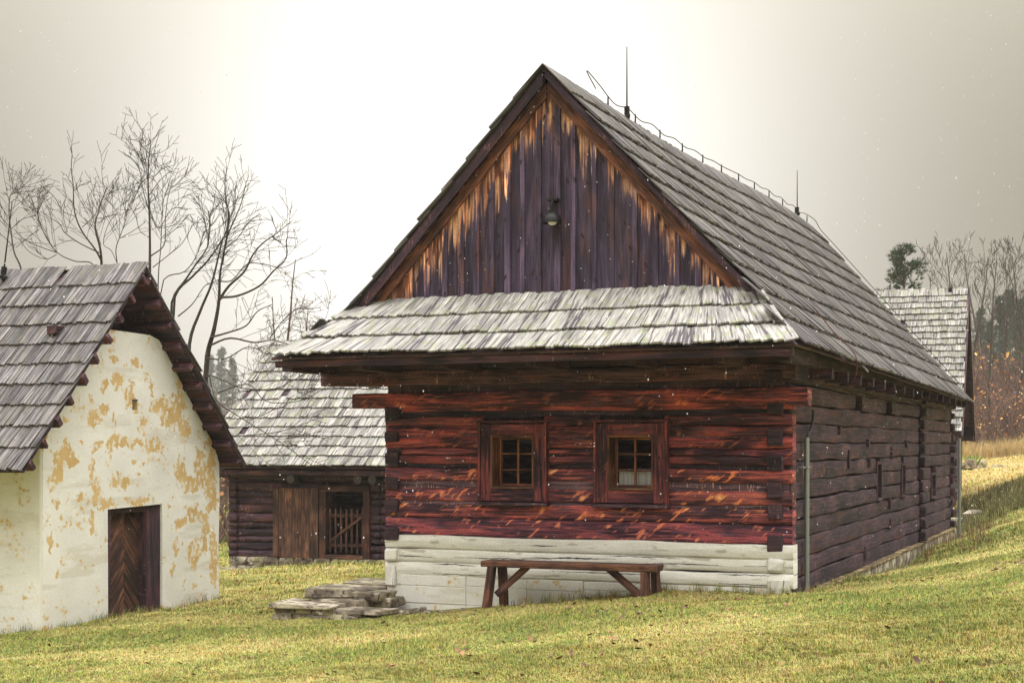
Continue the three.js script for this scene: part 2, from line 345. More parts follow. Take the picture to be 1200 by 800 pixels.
const vc = { vertexColors: true };
const M = {
  redA: std({ map: tRedA, bumpMap: tRedA, bumpScale: 0.006, roughness: 0.78, ...vc }),
  redB: std({ map: tRedB, bumpMap: tRedB, bumpScale: 0.006, roughness: 0.8, ...vc }),
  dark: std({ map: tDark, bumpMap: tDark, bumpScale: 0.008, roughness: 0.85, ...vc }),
  gable: std({ map: tGable, bumpMap: tGable, bumpScale: 0.003, roughness: 0.85, ...vc }),
  shPale: std({ map: tShPale, bumpMap: tShPale, bumpScale: 0.004, roughness: 0.85, ...vc }),
  shGrey: std({ map: tShGrey, bumpMap: tShGrey, bumpScale: 0.004, roughness: 0.85, ...vc }),
  plank: std({ map: tPlank, bumpMap: tPlank, bumpScale: 0.004, roughness: 0.85, ...vc }),
  white: std({ map: tWhite, bumpMap: tWhite, bumpScale: 0.006, roughness: 0.92, ...vc }),
  plaster: std({ map: tPlaster, bumpMap: tPlaster, bumpScale: 0.006, roughness: 0.95, ...vc }),
  plasterPlain: std({ map: tPlasterPlain, bumpMap: tPlasterPlain, bumpScale: 0.006, roughness: 0.95, ...vc }),
  stone: std({ map: tStone, bumpMap: tStone, bumpScale: 0.015, roughness: 0.92 }),
  stoneV: std({ map: tStone, bumpMap: tStone, bumpScale: 0.015, roughness: 0.9, ...vc }),
  ground: std({ map: tGround, bumpMap: tGround, bumpScale: 0.02, roughness: 1, ...vc }),
  bark: std({ map: tBark, roughness: 0.95, ...vc }),
  twig: std({ color: 0x6a605c, roughness: 0.95, ...vc }),
  glass: new THREE.MeshPhysicalMaterial({ color: 0xffffff, transmission: 1, thickness: 0, roughness: 0.04, ior: 1.5 }),
  curtain: std({ color: 0xcfd2d6, roughness: 1 }),
  room: std({ map: tPlank, roughness: 0.9, ...vc }),
  zinc: std({ color: 0x9aa2a4, metalness: 0.6, roughness: 0.45 }),
  iron: std({ color: 0x1b1a1c, metalness: 0.4, roughness: 0.5 }),
  enamel: std({ color: 0xe8e4da, roughness: 0.4 }),
  lime: std({ map: tStone, color: 0xffffff, bumpMap: tStone, bumpScale: 0.02, roughness: 0.95 }),
  sand: std({ map: tStone, color: 0xe0cfae, roughness: 1 }),
};

// ---------------------------------------------------------------- terrain: thin-plate surface through measured ground points
const spots = []; // [x, depth, y]
{
  const add = (u, v, d) => { const p = px(u, v, d); spots.push([p.x, d, p.y]); }, raw = (x, d, Y) => spots.push([x, d, EYE + Y]);
  add(925, 699, 18.5); add(800, 694, 18.95); add(700, 706, 18.7); add(600, 714, 18.9); add(455, 722, 19.8); add(325, 728, 19.7);
  add(52, 739, 20); add(255, 703, 23.8); add(150, 724, 21.4); raw(-7.3, 20.4, -2.62); add(262, 671, 34.5); add(455, 659, 33.4);
  raw(-5, 14.6, -2.34); raw(-2.3, 13.2, -2.12); raw(0, 11.8, -1.9); raw(1.75, 10, -1.66); raw(2.7, 8, -1.36); raw(0, 0, -1.7); raw(-4, 4, -2.0); raw(4, 3, -1.2);
  add(1200, 705, 13.2); add(1200, 650, 20); add(1200, 612, 28); add(960, 690, 20.2); add(1012, 679, 23.4); add(1112, 644, 34); add(1060, 660, 28); add(1120, 650, 27);
  add(1130, 618, 42); add(1175, 588, 44); add(1210, 579, 40); add(1160, 548, 65); add(1150, 517, 88); add(1210, 511, 88); raw(8, 60, -1.9);
  raw(-8, 30, -2.75); raw(-14, 28, -2.8); raw(-6, 60, -3); raw(-25, 60, -3); raw(-22, 15, -3); raw(-20, 0, -2.6); raw(12, 5, -0.6); raw(22, 20, 0.3); raw(28, 45, 0.9); raw(6, 95, -0.6); raw(40, 95, 2.6); raw(-25, 95, -2);
}
const tps = (() => {
  const n = spots.length, N = n + 3, A = [];
  const U = r2 => r2 < 1e-9 ? 0 : 0.5 * r2 * Math.log(r2);
  for (let i = 0; i < N; i++) A.push(new Float64Array(N + 1));
  for (let i = 0; i < n; i++) {
    for (let j = 0; j < n; j++) A[i][j] = U((spots[i][0] - spots[j][0]) ** 2 + (spots[i][1] - spots[j][1]) ** 2);
    A[i][i] += 0.02;
    A[i][n] = A[n][i] = 1; A[i][n + 1] = A[n + 1][i] = spots[i][0]; A[i][n + 2] = A[n + 2][i] = spots[i][1]; A[i][N] = spots[i][2];
  }
  for (let c = 0; c < N; c++) {
    let p = c; for (let r = c + 1; r < N; r++) if (Math.abs(A[r][c]) > Math.abs(A[p][c])) p = r;
    [A[c], A[p]] = [A[p], A[c]];
    for (let r = 0; r < N; r++) if (r !== c) { const f = A[r][c] / A[c][c]; if (f) for (let k = c; k <= N; k++) A[r][k] -= f * A[c][k]; }
  }
  const w = A.map((r, i) => r[N] / r[i]);
  return (x, d) => { let s = w[n] + w[n + 1] * x + w[n + 2] * d; for (let i = 0; i < n; i++) s += w[i] * U((x - spots[i][0]) ** 2 + (d - spots[i][1]) ** 2); return s; };
})();
const groundY = (x, z) => {
  const d = -z, X = clamp(x, -25, 40), D = clamp(d, -4, 95);
  const b = 0.05 * (vn(x * 0.9 + 300, d * 0.9 + 300, 4096, 4096, 300) - 0.5) + 0.03 * (vn(x * 2.6 + 300, d * 2.6 + 300, 4096, 4096, 301) - 0.5);
  return tps(X, D) + b;
};
const dryAt = (x, d) => sm(0.44, 0.56, clamp((x + 0.35 * d - 22) / 12, 0, 1) + 0.5 * (vn(x * 0.3 + 90, d * 0.3 + 90, 4096, 4096, 315) - 0.5) + 0.3 * (vn(x * 1.3 + 90, d * 1.3 + 90, 4096, 4096, 316) - 0.5));   // mown straw meadow beyond the houses, ragged edge
{
  const line = (a, b, s, out) => { const r = []; for (let x = a; x <= b + 1e-6; x += s) r.push(x); let st = s, x = b; while (x < out) { st *= 1.35; x += st; r.push(x); } x = a; st = s; while (x > -out) { st *= 1.35; x -= st; r.unshift(x); } return r; };
  const xs = line(-14, 20, 0.33, 1500), ds = line(2, 50, 0.33, 1500), acc = new Acc();
  for (const d of ds) for (const x of xs) {
    const v = 0.85 + 0.3 * vn(x * 0.35 + 200, d * 0.35 + 200, 4096, 4096, 310);
    acc.v(x, groundY(x, -d), -d, x, d, [v, v, v]);
  }
  const n = xs.length; for (let j = 0; j < ds.length - 1; j++) for (let i = 0; i < n - 1; i++) { const a = j * n + i; acc.i.push(a, a + 1, a + n + 1, a, a + n + 1, a + n); }
  tag(mesh('ground', acc.geo(), M.ground), 'sloping yellow-green grassy ground around the log buildings', 'ground', null, 'structure');
  const me = new Acc(), pid = acc.p; for (let j = 0; j < ds.length; j++) for (let i = 0; i < n; i++) { const k = (j * n + i) * 3; me.v(pid[k], pid[k + 1] + 0.012, pid[k + 2], pid[k], -pid[k + 2], ONE); }
  for (let j = 0; j < ds.length - 1; j++) for (let i = 0; i < n - 1; i++) { const a = j * n + i; if (ds[j] < 130 && xs[i] < 70 && dryAt(xs[i], ds[j]) > 0.5) me.i.push(a, a + 1, a + n + 1, a, a + n + 1, a + n); }
  tag(mesh('meadow', me.geo(), std({ map: tGround, bumpMap: tGround, bumpScale: 0.02, color: new THREE.Color().setRGB(1.5, 1.3, 1.15), roughness: 1 })), 'mown straw-yellow meadow beyond the big house', 'meadow', null, 'structure');
}

// ---------------------------------------------------------------- shingle roofs
function shingleSet(n, w0, w1, len, th, seed, tone) {
  const r = rngs(seed), out = [];
  for (let i = 0; i < n; i++) {
    const w = mix(w0, w1, r()), L = len * mix(0.97, 1.04, r()), uo = r() * 2, vo = r() * 2, t = tone(r), sk = (r() - 0.5) * 0.02, t2 = th * mix(0.7, 1.3, r());
    const k = [V(-w / 2, 0, L), V(w / 2, 0, L + sk), V(w / 2, -0.004, 0), V(-w / 2, -0.004, 0), V(-w / 2, t2, L - 0.004), V(w / 2, t2 * mix(0.75, 1.1, r()), L + sk - 0.004), V(w / 2, 0.006, 0), V(-w / 2, 0.006, 0)];
    const a = new Acc(); a.hexa(k, uo, vo, w, L, t); out.push({ w, k, uo, vo, L, t, geo: a.geo() });
  }
  return out;
}
function shingleRoof(parent, o) {
  const { P, range, len, expo, set, mat, lift = 0.03, sign = 1, seed = 1, limit = 300, prefer, rise = 0, stuffName = 'shingle_field' } = o;
  const r = rngs(seed), list = [], m4 = new THREE.Matrix4(), n = Math.ceil(len / expo);
  for (let k = 0; k < n; k++) {
    const b1 = len - k * expo, b0 = Math.max(-0.02, b1 - set[0].L); const [a0, a1] = range(b1);
    let a = a0 + r() * 0.05;
    while (a < a1) {
      const s = set[Math.floor(r() * set.length)], w = s.w, st = P(a + 0.1, b1).distanceTo(P(a, b1)) / 0.1, c = a + w / 2 / st; a += (w + mix(0.001, 0.009, r())) / st;
      if (c > a1) break;
      if (r() < 0.004) continue;
      const q1 = P(c, b1), q0 = P(c, b0), down = q1.clone().sub(q0).normalize(), along = P(c + 0.05, b1).sub(P(c - 0.05, b1));
      along.addScaledVector(down, -along.dot(down)).normalize();
      const N = V().crossVectors(down, along).normalize(); if (N.y < 0) { N.negate(); along.negate(); }
      const sag = mix(-0.012, 0.02, r()), tilt = mix(-0.012, 0.012, r());
      const from = q1.clone().addScaledVector(down, -s.L + sag);
      // the lower end rests on the course below
      const dir = down.clone().multiplyScalar(s.L).addScaledVector(N, lift * mix(0.75, 1.3, r())).addScaledVector(along, tilt).normalize();
      const al = along.clone().addScaledVector(dir, -along.dot(dir)).normalize(), nn = V().crossVectors(dir, al);
      const room = b1 + 0.03 - rise; if (room < 0.18) continue;            // the top course is cut at the ridge
      const cut = Math.min(1, room / s.L); if (cut < 1) from.addScaledVector(down, s.L * (1 - cut));
      m4.makeBasis(al, nn, dir.multiplyScalar(cut)).setPosition(from.addScaledVector(N, 0.004 + r() * 0.004));
      list.push({ m: m4.clone(), s, p: q1, score: prefer ? prefer(c, b1) : -1, mirror: 1 });
    }
  }
  const pick = prefer ? list.filter(x => x.score > 0).sort((x, y) => y.score - x.score).slice(0, limit) : [];
  const chosen = new Set(pick);
  for (const x of list) if (chosen.has(x)) { const q = mesh('shingle', x.s.geo, mat, parent); x.m.decompose(q.position, q.quaternion, q.scale); }
  const acc = new Acc();
  for (const x of list) if (!chosen.has(x)) acc.hexa(x.s.k.map(v => v.clone().applyMatrix4(x.m)), x.s.uo, x.s.vo, x.s.w, x.s.L, x.s.t);
  if (acc.p.length) mesh(stuffName, acc.geo(), mat, parent).userData.kind = 'stuff';
}
// thin board layer under the shingles: quad given by 4 corners, thickness t downwards
function slab(name, parent, A, B, C, D, t, mat) {
  const n = V().crossVectors(B.clone().sub(A), D.clone().sub(A)).normalize(); if (n.y < 0) n.negate();
  const lo = [A, B, C, D].map(p => p.clone().addScaledVector(n, -t)), acc = new Acc();
  const w = A.distanceTo(B), l = A.distanceTo(D); acc.hexa([...lo, A, B, C, D], R() * 3, R() * 3, w, l, ONE); return mesh(name, acc.geo(), mat, parent);
}
const gtone = (lo, hi, warm = 0) => r => { const t = mix(lo, hi, r()); const k = r() * warm; return [t * (1 + k), t, t * (1 - k)]; };

// ---------------------------------------------------------------- the big log house
const TURN = -0.3997;                                           // the houses stand turned by 22.9 degrees
const house = thing('log_house', 'large dark red log house with steep shingle roof, boarded gable and whitewashed foot', 'house', V(3.428, 0, -18.5), TURN);
const W = 5.58, L = 16.9;
{
  // ---- facade: x from -W to 0, face at z = 0
  const wall = part('log_wall', house);
  const wins = [[-3.69, 0.485], [-2.04, 0.49]];                // window centres and half widths of their trim
  const winY = [1.07, 2.16];
  const rows = [ // y0, y1, stand-out, material, tone
    [0.625, 0.858, 0.015, 'redA', [1.0, 0.95, 0.95]], [0.868, 1.056, 0.0, 'redA', [1.05, 1, 1]], [1.090, 1.268, 0.012, 'redA', [0.98, 0.95, 0.95]],
    [1.376, 1.545, 0.02, 'redA', [1.05, 1, 1]], [1.606, 1.716, 0.0, 'redB', [1.05, 1, 1]], [1.722, 1.806, -0.012, 'redB', [1.2, 1.15, 1.2]],
    [1.816, 1.954, 0.012, 'redB', [1.1, 0.95, 0.95]], [1.962, 2.100, 0.0, 'redB', [0.95, 0.9, 0.95]], [2.108, 2.238, 0.016, 'redB', [0.8, 0.75, 0.85]],
    [2.302, 2.434, 0.0, 'redB', [1.1, 0.95, 0.95]], [2.440, 2.556, 0.012, 'redB', [0.95, 0.85, 0.9]]];
  const spans = (y0, y1) => {
    let s = [[-W - 0.03, 0.045]];
    if (y1 > winY[0] + 0.01 && y0 < winY[1] - 0.01) s = [[-W - 0.03, wins[0][0] - wins[0][1] + 0.05], [wins[0][0] + wins[0][1] - 0.05, wins[1][0] - wins[1][1] + 0.05], [wins[1][0] + wins[1][1] - 0.05, 0.045]];
    return s;
  };
  for (const [y0, y1, out, mat, col] of rows) for (const [a, b] of spans(y0, y1)) {
    const m = mesh('log', logG(b - a, y1 - y0, 0.2, { col: col.map(c => c * rr(0.9, 1.1)), wob: 0.011, r: Math.min(0.03, (y1 - y0) * 0.2) }), M[mat], wall);
    m.position.set(a, y0, out);
  }
  // packing between the courses, set back
  const gaps = [[1.04, 1.10, -0.012, [2.4, 2.35, 2.3]], [1.255, 1.39, -0.014, [2.3, 2.25, 2.2]], [1.53, 1.62, -0.05, [0.7, 0.7, 0.8]], [1.70, 1.83, -0.06, ONE], [1.94, 1.975, -0.012, [2.2, 2.1, 2.1]], [2.09, 2.12, -0.05, ONE], [2.22, 2.32, -0.03, [0.75, 0.75, 0.9]], [2.42, 2.46, -0.05, ONE], [2.54, 2.70, -0.035, [0.7, 0.66, 0.75]], [0.84, 0.89, -0.05, ONE]];
  for (const [y0, y1, out, col] of gaps) for (const [a, b] of spans(y0, y1)) {
    const m = mesh('packing', logG(b - a - 0.1, y1 - y0, 0.12, { col, wob: 0.008, r: 0.012 }), M.dark, wall); m.position.set(a + 0.05, y0, out);
  }
  // carrying logs under the eaves, corbelled out past the corner
  const top = (x0, x1, y0, y1, out, mat, col, t = 0.24) => { const m = mesh('corbel_log', logG(x1 - x0, y1 - y0, t, { col, wob: 0.012 }), M[mat], wall); m.position.set(x0, y0, out); };
  top(-6.12, 0.24, 2.36, 2.57, 0.035, 'redB', [1.25, 1.05, 0.98]);
  top(-6.58, 0.1, 2.672, 2.862, 0.12, 'dark', [1.45, 1.15, 1.0]);
  top(-6.58, 0.1, 2.868, 3.13, 0.10, 'dark', [0.85, 0.75, 0.8]);
  top(-6.4, 0.3, 3.00, 3.16, 1.25, 'dark', [0.85, 0.7, 0.7], 0.18);          // outer plate carrying the pent roof
  for (const x of [-6.45, -5.4, -4.2, -2.95, -1.7, -0.55, 0.2]) mesh('outrigger', boxG(x - 0.08, x + 0.08, 2.83, 3.0, -0.2, 1.22, { col: [0.8, 0.7, 0.75], jit: 0.006 }), M.dark, wall);
  // log ends at both corners of the facade
  for (const [y0, y1] of [[2.235, 2.375], [1.84, 2.06], [1.545, 1.72], [1.2, 1.395], [0.93, 1.12], [0.53, 0.735]])
    mesh('log_end', boxG(-0.265, -0.075, y0, y1, -0.3, rr(0.045, 0.075), { col: [0.75, 0.68, 0.75], jit: 0.008, b: 0.012 }), M.dark, wall);
  for (const [y0, y1] of [[2.18, 2.375], [1.895, 2.035], [1.555, 1.75], [1.245, 1.42], [0.93, 1.10], [0.55, 0.715]])
    mesh('log_end', boxG(-5.60, -5.40, y0, y1, -0.3, rr(0.045, 0.075), { col: [0.75, 0.68, 0.75], jit: 0.008, b: 0.012 }), M.dark, wall);
  mesh('log_end', boxG(-0.27, -0.06, 2.6, 2.78, -0.3, 0.16, { col: [0.9, 0.75, 0.75], jit: 0.01, b: 0.02 }), M.dark, wall);

  // ---- whitewashed foot of the facade: three timbers over rubble
  const foot = part('whitewashed_foot', house);
  for (const [y0, y1, out] of [[0.44, 0.622, 0.035], [0.26, 0.436, 0.025], [0.075, 0.255, 0.035]]) {
    const m = mesh('log', logG(W + 0.09, y1 - y0, 0.24, { wob: 0.010, r: 0.028, bulge: 0.016 }), M.white, foot); m.position.set(-W - 0.03, y0, out);
  }
  mesh('log_end', boxG(-0.265, -0.04, 0.29, 0.445, -0.2, 0.085, { jit: 0.012, b: 0.03 }), M.white, foot);
  mesh('log_end', boxG(-5.61, -5.40, 0.255, 0.43, -0.2, 0.085, { jit: 0.012, b: 0.03 }), M.white, foot);
  mesh('log_end', boxG(-5.60, -5.42, -0.08, 0.20, -0.2, 0.07, { jit: 0.012, b: 0.02 }), M.white, foot);
  mesh('log_end', boxG(-0.26, 0.02, -0.14, 0.20, -0.2, 0.075, { jit: 0.012, b: 0.02 }), M.white, foot);
  for (let x = -W, i = 0; x < 0; i++) {
    const w = -x < 1.3 ? -x + 0.02 : rr(0.6, 1.2);
    const cut = rr(-0.12, 0.0);
    for (const [y0, y1] of [[cut, 0.078], [-0.3, cut - 0.004], [-0.6, -0.304]]) mesh('stone', boxG(x, x + w - 0.005, y0, y1, -0.22, 0.028 + rr(-0.006, 0.006), { jit: 0.002, b: 0.006, uo: x + 8, vo: y0 + 0.7 }), M.plasterPlain, foot);
    x += w;
  }

  // ---- windows
  for (const [cx, hw] of wins) {
    const win = part('window', house), y0 = 1.075, y1 = 2.135, ox0 = cx - 0.315, ox1 = cx + 0.31, oy0 = 1.275, oy1 = 1.985, z = 0.02;
    const box = (n, a, b, c, d, e, f, mat, col, o = {}) => mesh(n, boxG(a, b, c, d, e, f, { col, ...o }), M[mat], win);
    const tr = [0.62, 0.6, 0.74];
    box('trim_board', cx - hw, ox0 + 0.002, y0 + 0.03, y1, z - 0.08, z + 0.045, 'redB', tr); box('trim_board', ox1 - 0.002, cx + hw, y0 + 0.03, y1, z - 0.08, z + 0.045, 'redB', tr);
    box('trim_board', ox0, ox1, oy1, y1 - 0.003, z - 0.08, z + 0.042, 'redB', tr); box('trim_board', ox0, ox1, y0 + 0.033, oy0, z - 0.08, z + 0.042, 'redB', tr);
    // raised outer moulding
    box('moulding', cx - hw - 0.012, cx - hw + 0.028, y0 + 0.02, y1 + 0.015, z - 0.06, z + 0.075, 'redB', [0.9, 0.8, 0.8]); box('moulding', cx + hw - 0.028, cx + hw + 0.012, y0 + 0.02, y1 + 0.015, z - 0.06, z + 0.075, 'redB', [0.9, 0.8, 0.8]);
    box('moulding', cx - hw - 0.03, cx + hw + 0.03, y1 + 0.016, y1 + 0.05, z - 0.06, z + 0.085, 'redB', [0.6, 0.55, 0.65]);
    box('sill', cx - hw - 0.03, cx + hw + 0.03, y0 - 0.025, y0 + 0.018, z - 0.06, z + 0.1, 'dark', [1.7, 1.65, 1.7]);
    const fr = [1.5, 1.25, 1.15];   // jambs of the opening
    box('jamb', ox0, ox0 + 0.03, oy0, oy1, -0.3, z + 0.055, 'plank', fr); box('jamb', ox1 - 0.03, ox1, oy0, oy1, -0.3, z + 0.055, 'plank', fr);
    box('jamb', ox0 + 0.03, ox1 - 0.03, oy1 - 0.03, oy1, -0.3, z + 0.052, 'plank', fr); box('sill_board', ox0 + 0.03, ox1 - 0.03, oy0, oy0 + 0.03, -0.3, z + 0.07, 'plank', [1.9, 1.85, 1.8]);
    // sash: six panes
    const sx0 = ox0 + 0.03, sx1 = ox1 - 0.03, sy0 = oy0 + 0.03, sy1 = oy1 - 0.03, sz = -0.17, bw = 0.032, sc = [2.3, 1.75, 1.5];
    box('sash_stile', sx0, sx0 + bw, sy0, sy1, sz - 0.03, sz + 0.012, 'plank', sc); box('sash_stile', sx1 - bw, sx1, sy0, sy1, sz - 0.03, sz + 0.012, 'plank', sc);
    box('sash_rail', sx0 + bw, sx1 - bw, sy1 - bw, sy1, sz - 0.03, sz + 0.010, 'plank', sc); box('sash_rail', sx0 + bw, sx1 - bw, sy0, sy0 + bw, sz - 0.03, sz + 0.010, 'plank', sc);
    const xm = (sx0 + sx1) / 2 - 0.01; box('glazing_bar', xm - 0.016, xm + 0.016, sy0 + bw, sy1 - bw, sz - 0.026, sz + 0.008, 'plank', sc);
    const ys = [1 / 3, 2 / 3].map(t => mix(sy0, sy1, t));
    for (const y of ys) { box('glazing_bar', sx0 + bw, xm - 0.016, y - 0.012, y + 0.012, sz - 0.026, sz + 0.006, 'plank', sc); box('glazing_bar', xm + 0.016, sx1 - bw, y - 0.012, y + 0.012, sz - 0.026, sz + 0.006, 'plank', sc); }
    const yb = [sy0 + bw, ys[0], ys[1], sy1 - bw], xb = [sx0 + bw, xm, sx1 - bw];
    for (let j = 0; j < 3; j++) for (let i = 0; i < 2; i++) { const g = new THREE.PlaneGeometry(xb[i + 1] - xb[i] - 0.01, yb[j + 1] - yb[j] - 0.01); const m = mesh('pane', g, M.glass, win); m.position.set((xb[i] + xb[i + 1]) / 2, (yb[j] + yb[j + 1]) / 2, sz - 0.014); m.rotation.set(rr(-0.006, 0.006), rr(-0.006, 0.006), 0); }
    if (cx > -3) { // short curtain behind the lowest panes
      const g = new THREE.PlaneGeometry(0.52, 0.24, 60, 1), p = g.attributes.position; for (let k = 0; k < p.count; k++) p.setZ(k, 0.012 * Math.sin(p.getX(k) * 90) + 0.008 * Math.sin(p.getX(k) * 37));
      g.computeVertexNormals(); const m = mesh('curtain', g, M.curtain, win); m.position.set(cx + 0.01, sy0 + 0.115, sz - 0.07);
      box('curtain_rod', ox0 + 0.031, ox1 - 0.031, sy0 + 0.232, sy0 + 0.244, sz - 0.075, sz - 0.063, 'plank', ONE);
      for (const x of [-0.27, 0.2]) box('hinge_pin', cx + x - 0.008, cx + x + 0.008, 2.03, 2.11, z + 0.046, z + 0.062, 'redB', [1.3, 0.6, 0.6]);
    } else box('latch', cx + 0.36, cx + 0.43, 1.53, 1.57, z + 0.046, z + 0.07, 'dark', [1.4, 1, 0.9], { jit: 0.006 });
  }

  // ---- side wall: face at x = 0, runs back along -z
  const side = part('log_wall', house);
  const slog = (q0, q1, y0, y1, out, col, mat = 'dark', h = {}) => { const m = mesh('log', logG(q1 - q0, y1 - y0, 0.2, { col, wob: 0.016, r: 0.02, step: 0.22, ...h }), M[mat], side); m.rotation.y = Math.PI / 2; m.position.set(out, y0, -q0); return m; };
  const holes = [[6.5, 6.98, 0.95, 1.56], [9.22, 9.68, 0.92, 1.5], [13.3, 14.0, 0.75, 1.25]];
  const nrow = 12, gapsInWall = [[4.6, 5.2, 2.4, 2.6], [7.5, 8.05, 2.4, 2.6]];
  const yAt = k => mix(-0.06, 2.86, k / nrow);
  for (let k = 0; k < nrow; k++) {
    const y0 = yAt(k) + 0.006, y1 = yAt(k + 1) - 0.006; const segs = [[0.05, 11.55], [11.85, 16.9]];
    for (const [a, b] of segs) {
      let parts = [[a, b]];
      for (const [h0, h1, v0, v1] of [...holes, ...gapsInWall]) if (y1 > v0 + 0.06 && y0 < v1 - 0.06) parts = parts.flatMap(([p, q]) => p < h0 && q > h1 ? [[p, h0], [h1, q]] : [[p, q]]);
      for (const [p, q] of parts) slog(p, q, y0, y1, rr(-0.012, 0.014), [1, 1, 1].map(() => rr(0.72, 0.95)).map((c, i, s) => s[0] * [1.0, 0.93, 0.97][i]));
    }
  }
  for (const [h0, h1, v0, v1] of holes) {
    const w = part('window', house);
    const b = (n, q0, q1, y0, y1, x0, x1, mat, col) => mesh(n, boxG(x0, x1, y0, y1, -q1, -q0, { col }), M[mat], w);
    b('frame', h0 - 0.02, h0 + 0.05, v0 - 0.02, v1 + 0.02, -0.12, 0.03, 'dark', [0.8, 0.7, 0.75]); b('frame', h1 - 0.05, h1 + 0.02, v0 - 0.02, v1 + 0.02, -0.12, 0.03, 'dark', [0.8, 0.7, 0.75]);
    b('frame', h0 + 0.05, h1 - 0.05, v1 - 0.03, v1 + 0.018, -0.12, 0.028, 'dark', [0.7, 0.6, 0.6]); b('sill', h0 + 0.05, h1 - 0.05, v0 - 0.018, v0 + 0.03, -0.12, 0.034, 'dark', ONE);
    const g = mesh('pane', new THREE.PlaneGeometry(h1 - h0 - 0.08, v1 - v0 - 0.04), M.glass, w); g.rotation.y = Math.PI / 2; g.position.set(-0.09, (v0 + v1) / 2, -(h0 + h1) / 2);
  }
  // pegs, patches and beam holes of the side wall
  for (const [q, y, w, h] of [[3.2, 2.0, 0.08, 0.12], [5.6, 1.82, 0.1, 0.13], [9.7, 1.8, 0.1, 0.14], [3.9, 1.5, 0.1, 0.28], [5.7, 1.5, 0.1, 0.14], [7.8, 0.75, 0.1, 0.2], [7.8, 0.42, 0.1, 0.16], [5.3, 0.05, 0.1, 0.22], [8.0, 1.6, 0.05, 0.22]])
    mesh('peg', boxG(-0.1, 0.045, y, y + h, -q - w, -q, { col: [0.9, 0.8, 0.8], jit: 0.006 }), M.dark, side);
  // log ends of the cross wall and of the far corner
  for (let k = 0; k < nrow; k++) {
    mesh('log_end', boxG(-0.1, rr(0.09, 0.15), yAt(k) + 0.03, yAt(k + 1) - 0.03, -11.84, -11.56, { col: [0.6, 0.55, 0.6], jit: 0.012, b: 0.02 }), M.dark, side);
    mesh('log_end', boxG(-0.1, rr(0.06, 0.13), yAt(k) + (k % 2 ? 0.03 : 0.06), yAt(k + 1) - 0.05, -17.0, -16.72, { col: [0.7, 0.62, 0.66], jit: 0.012, b: 0.02 }), M.dark, side);
  }
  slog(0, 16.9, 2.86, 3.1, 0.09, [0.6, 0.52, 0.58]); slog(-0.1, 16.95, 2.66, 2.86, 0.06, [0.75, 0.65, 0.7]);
  for (let q = 0.9; q < 17; q += 1.05) mesh('rafter_end', boxG(0.05, 0.36, 2.70, 2.84, -q - 0.14, -q, { col: [0.7, 0.62, 0.66], jit: 0.01 }), M.dark, side);
  // rubble plinth below the side wall
  const pl = part('plinth', house);
  for (let q = 0.7, i = 0; q < 16.9; i++) { const w = rr(0.35, 0.8); for (let k = 0; k < 2; k++) { const m = mesh('stone', stoneG(0.34, 0.3, Math.min(w, 17 - q) + 0.02, 90 + i * 2 + k, 0.07), M.lime, pl); m.position.set(-0.10 + (k ? 0.06 : 0.03), -0.21 - 0.28 * k, -q - w / 2); } q += w; }
  for (let q = 1.4; q < 16.8; q += 2.2) mesh('mortar_cap', boxG(-0.2, 0.10, -0.085, -0.045, -Math.min(16.95, q + 2.195), -q, { jit: 0.012 }), M.sand, pl);
  // other walls and inside: floor, ceiling, inner lining with the window openings left free
  const sh = part('inner_shell', house);
  const bx = (a, b, c, d, e, f) => mesh('lining', boxG(a, b, c, d, e, f, { col: ONE, b: 0.001 }), M.room, sh);
  bx(-W + 0.02, -3.69 - 0.31, -0.3, 3.2, -0.32, -0.19); bx(-3.69 + 0.305, -2.04 - 0.31, -0.3, 3.2, -0.32, -0.19); bx(-2.04 + 0.305, -0.21, -0.3, 3.2, -0.32, -0.19);
  for (const c of [-3.69, -2.04]) { bx(c - 0.31, c + 0.305, -0.3, 1.275, -0.32, -0.19); bx(c - 0.31, c + 0.305, 1.985, 3.2, -0.32, -0.19); }
  bx(-W + 0.02, -0.21, 3.2, 3.26, -16.8, -0.2); bx(-W + 0.02, -0.21, -0.4, -0.32, -16.8, -0.2);
  bx(-0.30, -0.2, -0.3, 3.2, -16.8, -0.33);
  bx(-W + 0.02, -W + 0.12, -0.3, 3.2, -16.8, -0.33); bx(-W + 0.12, -0.31, -0.3, 3.2, -16.7, -16.6);
  const left = part('log_wall', house);
  for (let k = 0; k < nrow; k++) { const y0 = yAt(k) + 0.005, y1 = yAt(k + 1) - 0.005; const m = mesh('log', logG(16.9, y1 - y0, 0.2, { col: [0.8, 0.74, 0.78], wob: 0.014, step: 0.5 }), M.dark, left); m.rotation.y = -Math.PI / 2; m.position.set(-W, y0, -16.9); const n = mesh('log', logG(W, y1 - y0, 0.2, { col: [0.8, 0.74, 0.78], wob: 0.014, step: 0.5 }), M.dark, left); n.rotation.y = Math.PI; n.position.set(0, y0, -16.9); }
  mesh('stone', boxG(-W - 0.02, -W + 0.2, -0.7, -0.06, -16.9, -0.3, { jit: 0.01 }), M.sand, pl); mesh('stone', boxG(-W, -0.2, -1.2, -0.06, -16.98, -16.7, { jit: 0.01 }), M.sand, pl);

  // ---- roof: ridge at x = RX, ridge and eaves run slightly out of level as on the old house
  const RX = -3.03, ry = q => mix(6.70, 6.96, (q + 0.65) / 17.2) + 0.05 * Math.sin((q + 0.65) / 17.2 * Math.PI * 2.4 + 2.2) - 0.03, ey = q => mix(3.0, 2.80, (q + 1.6) / 18.6), hs = 3.47, SL = Math.hypot(3.72, hs);
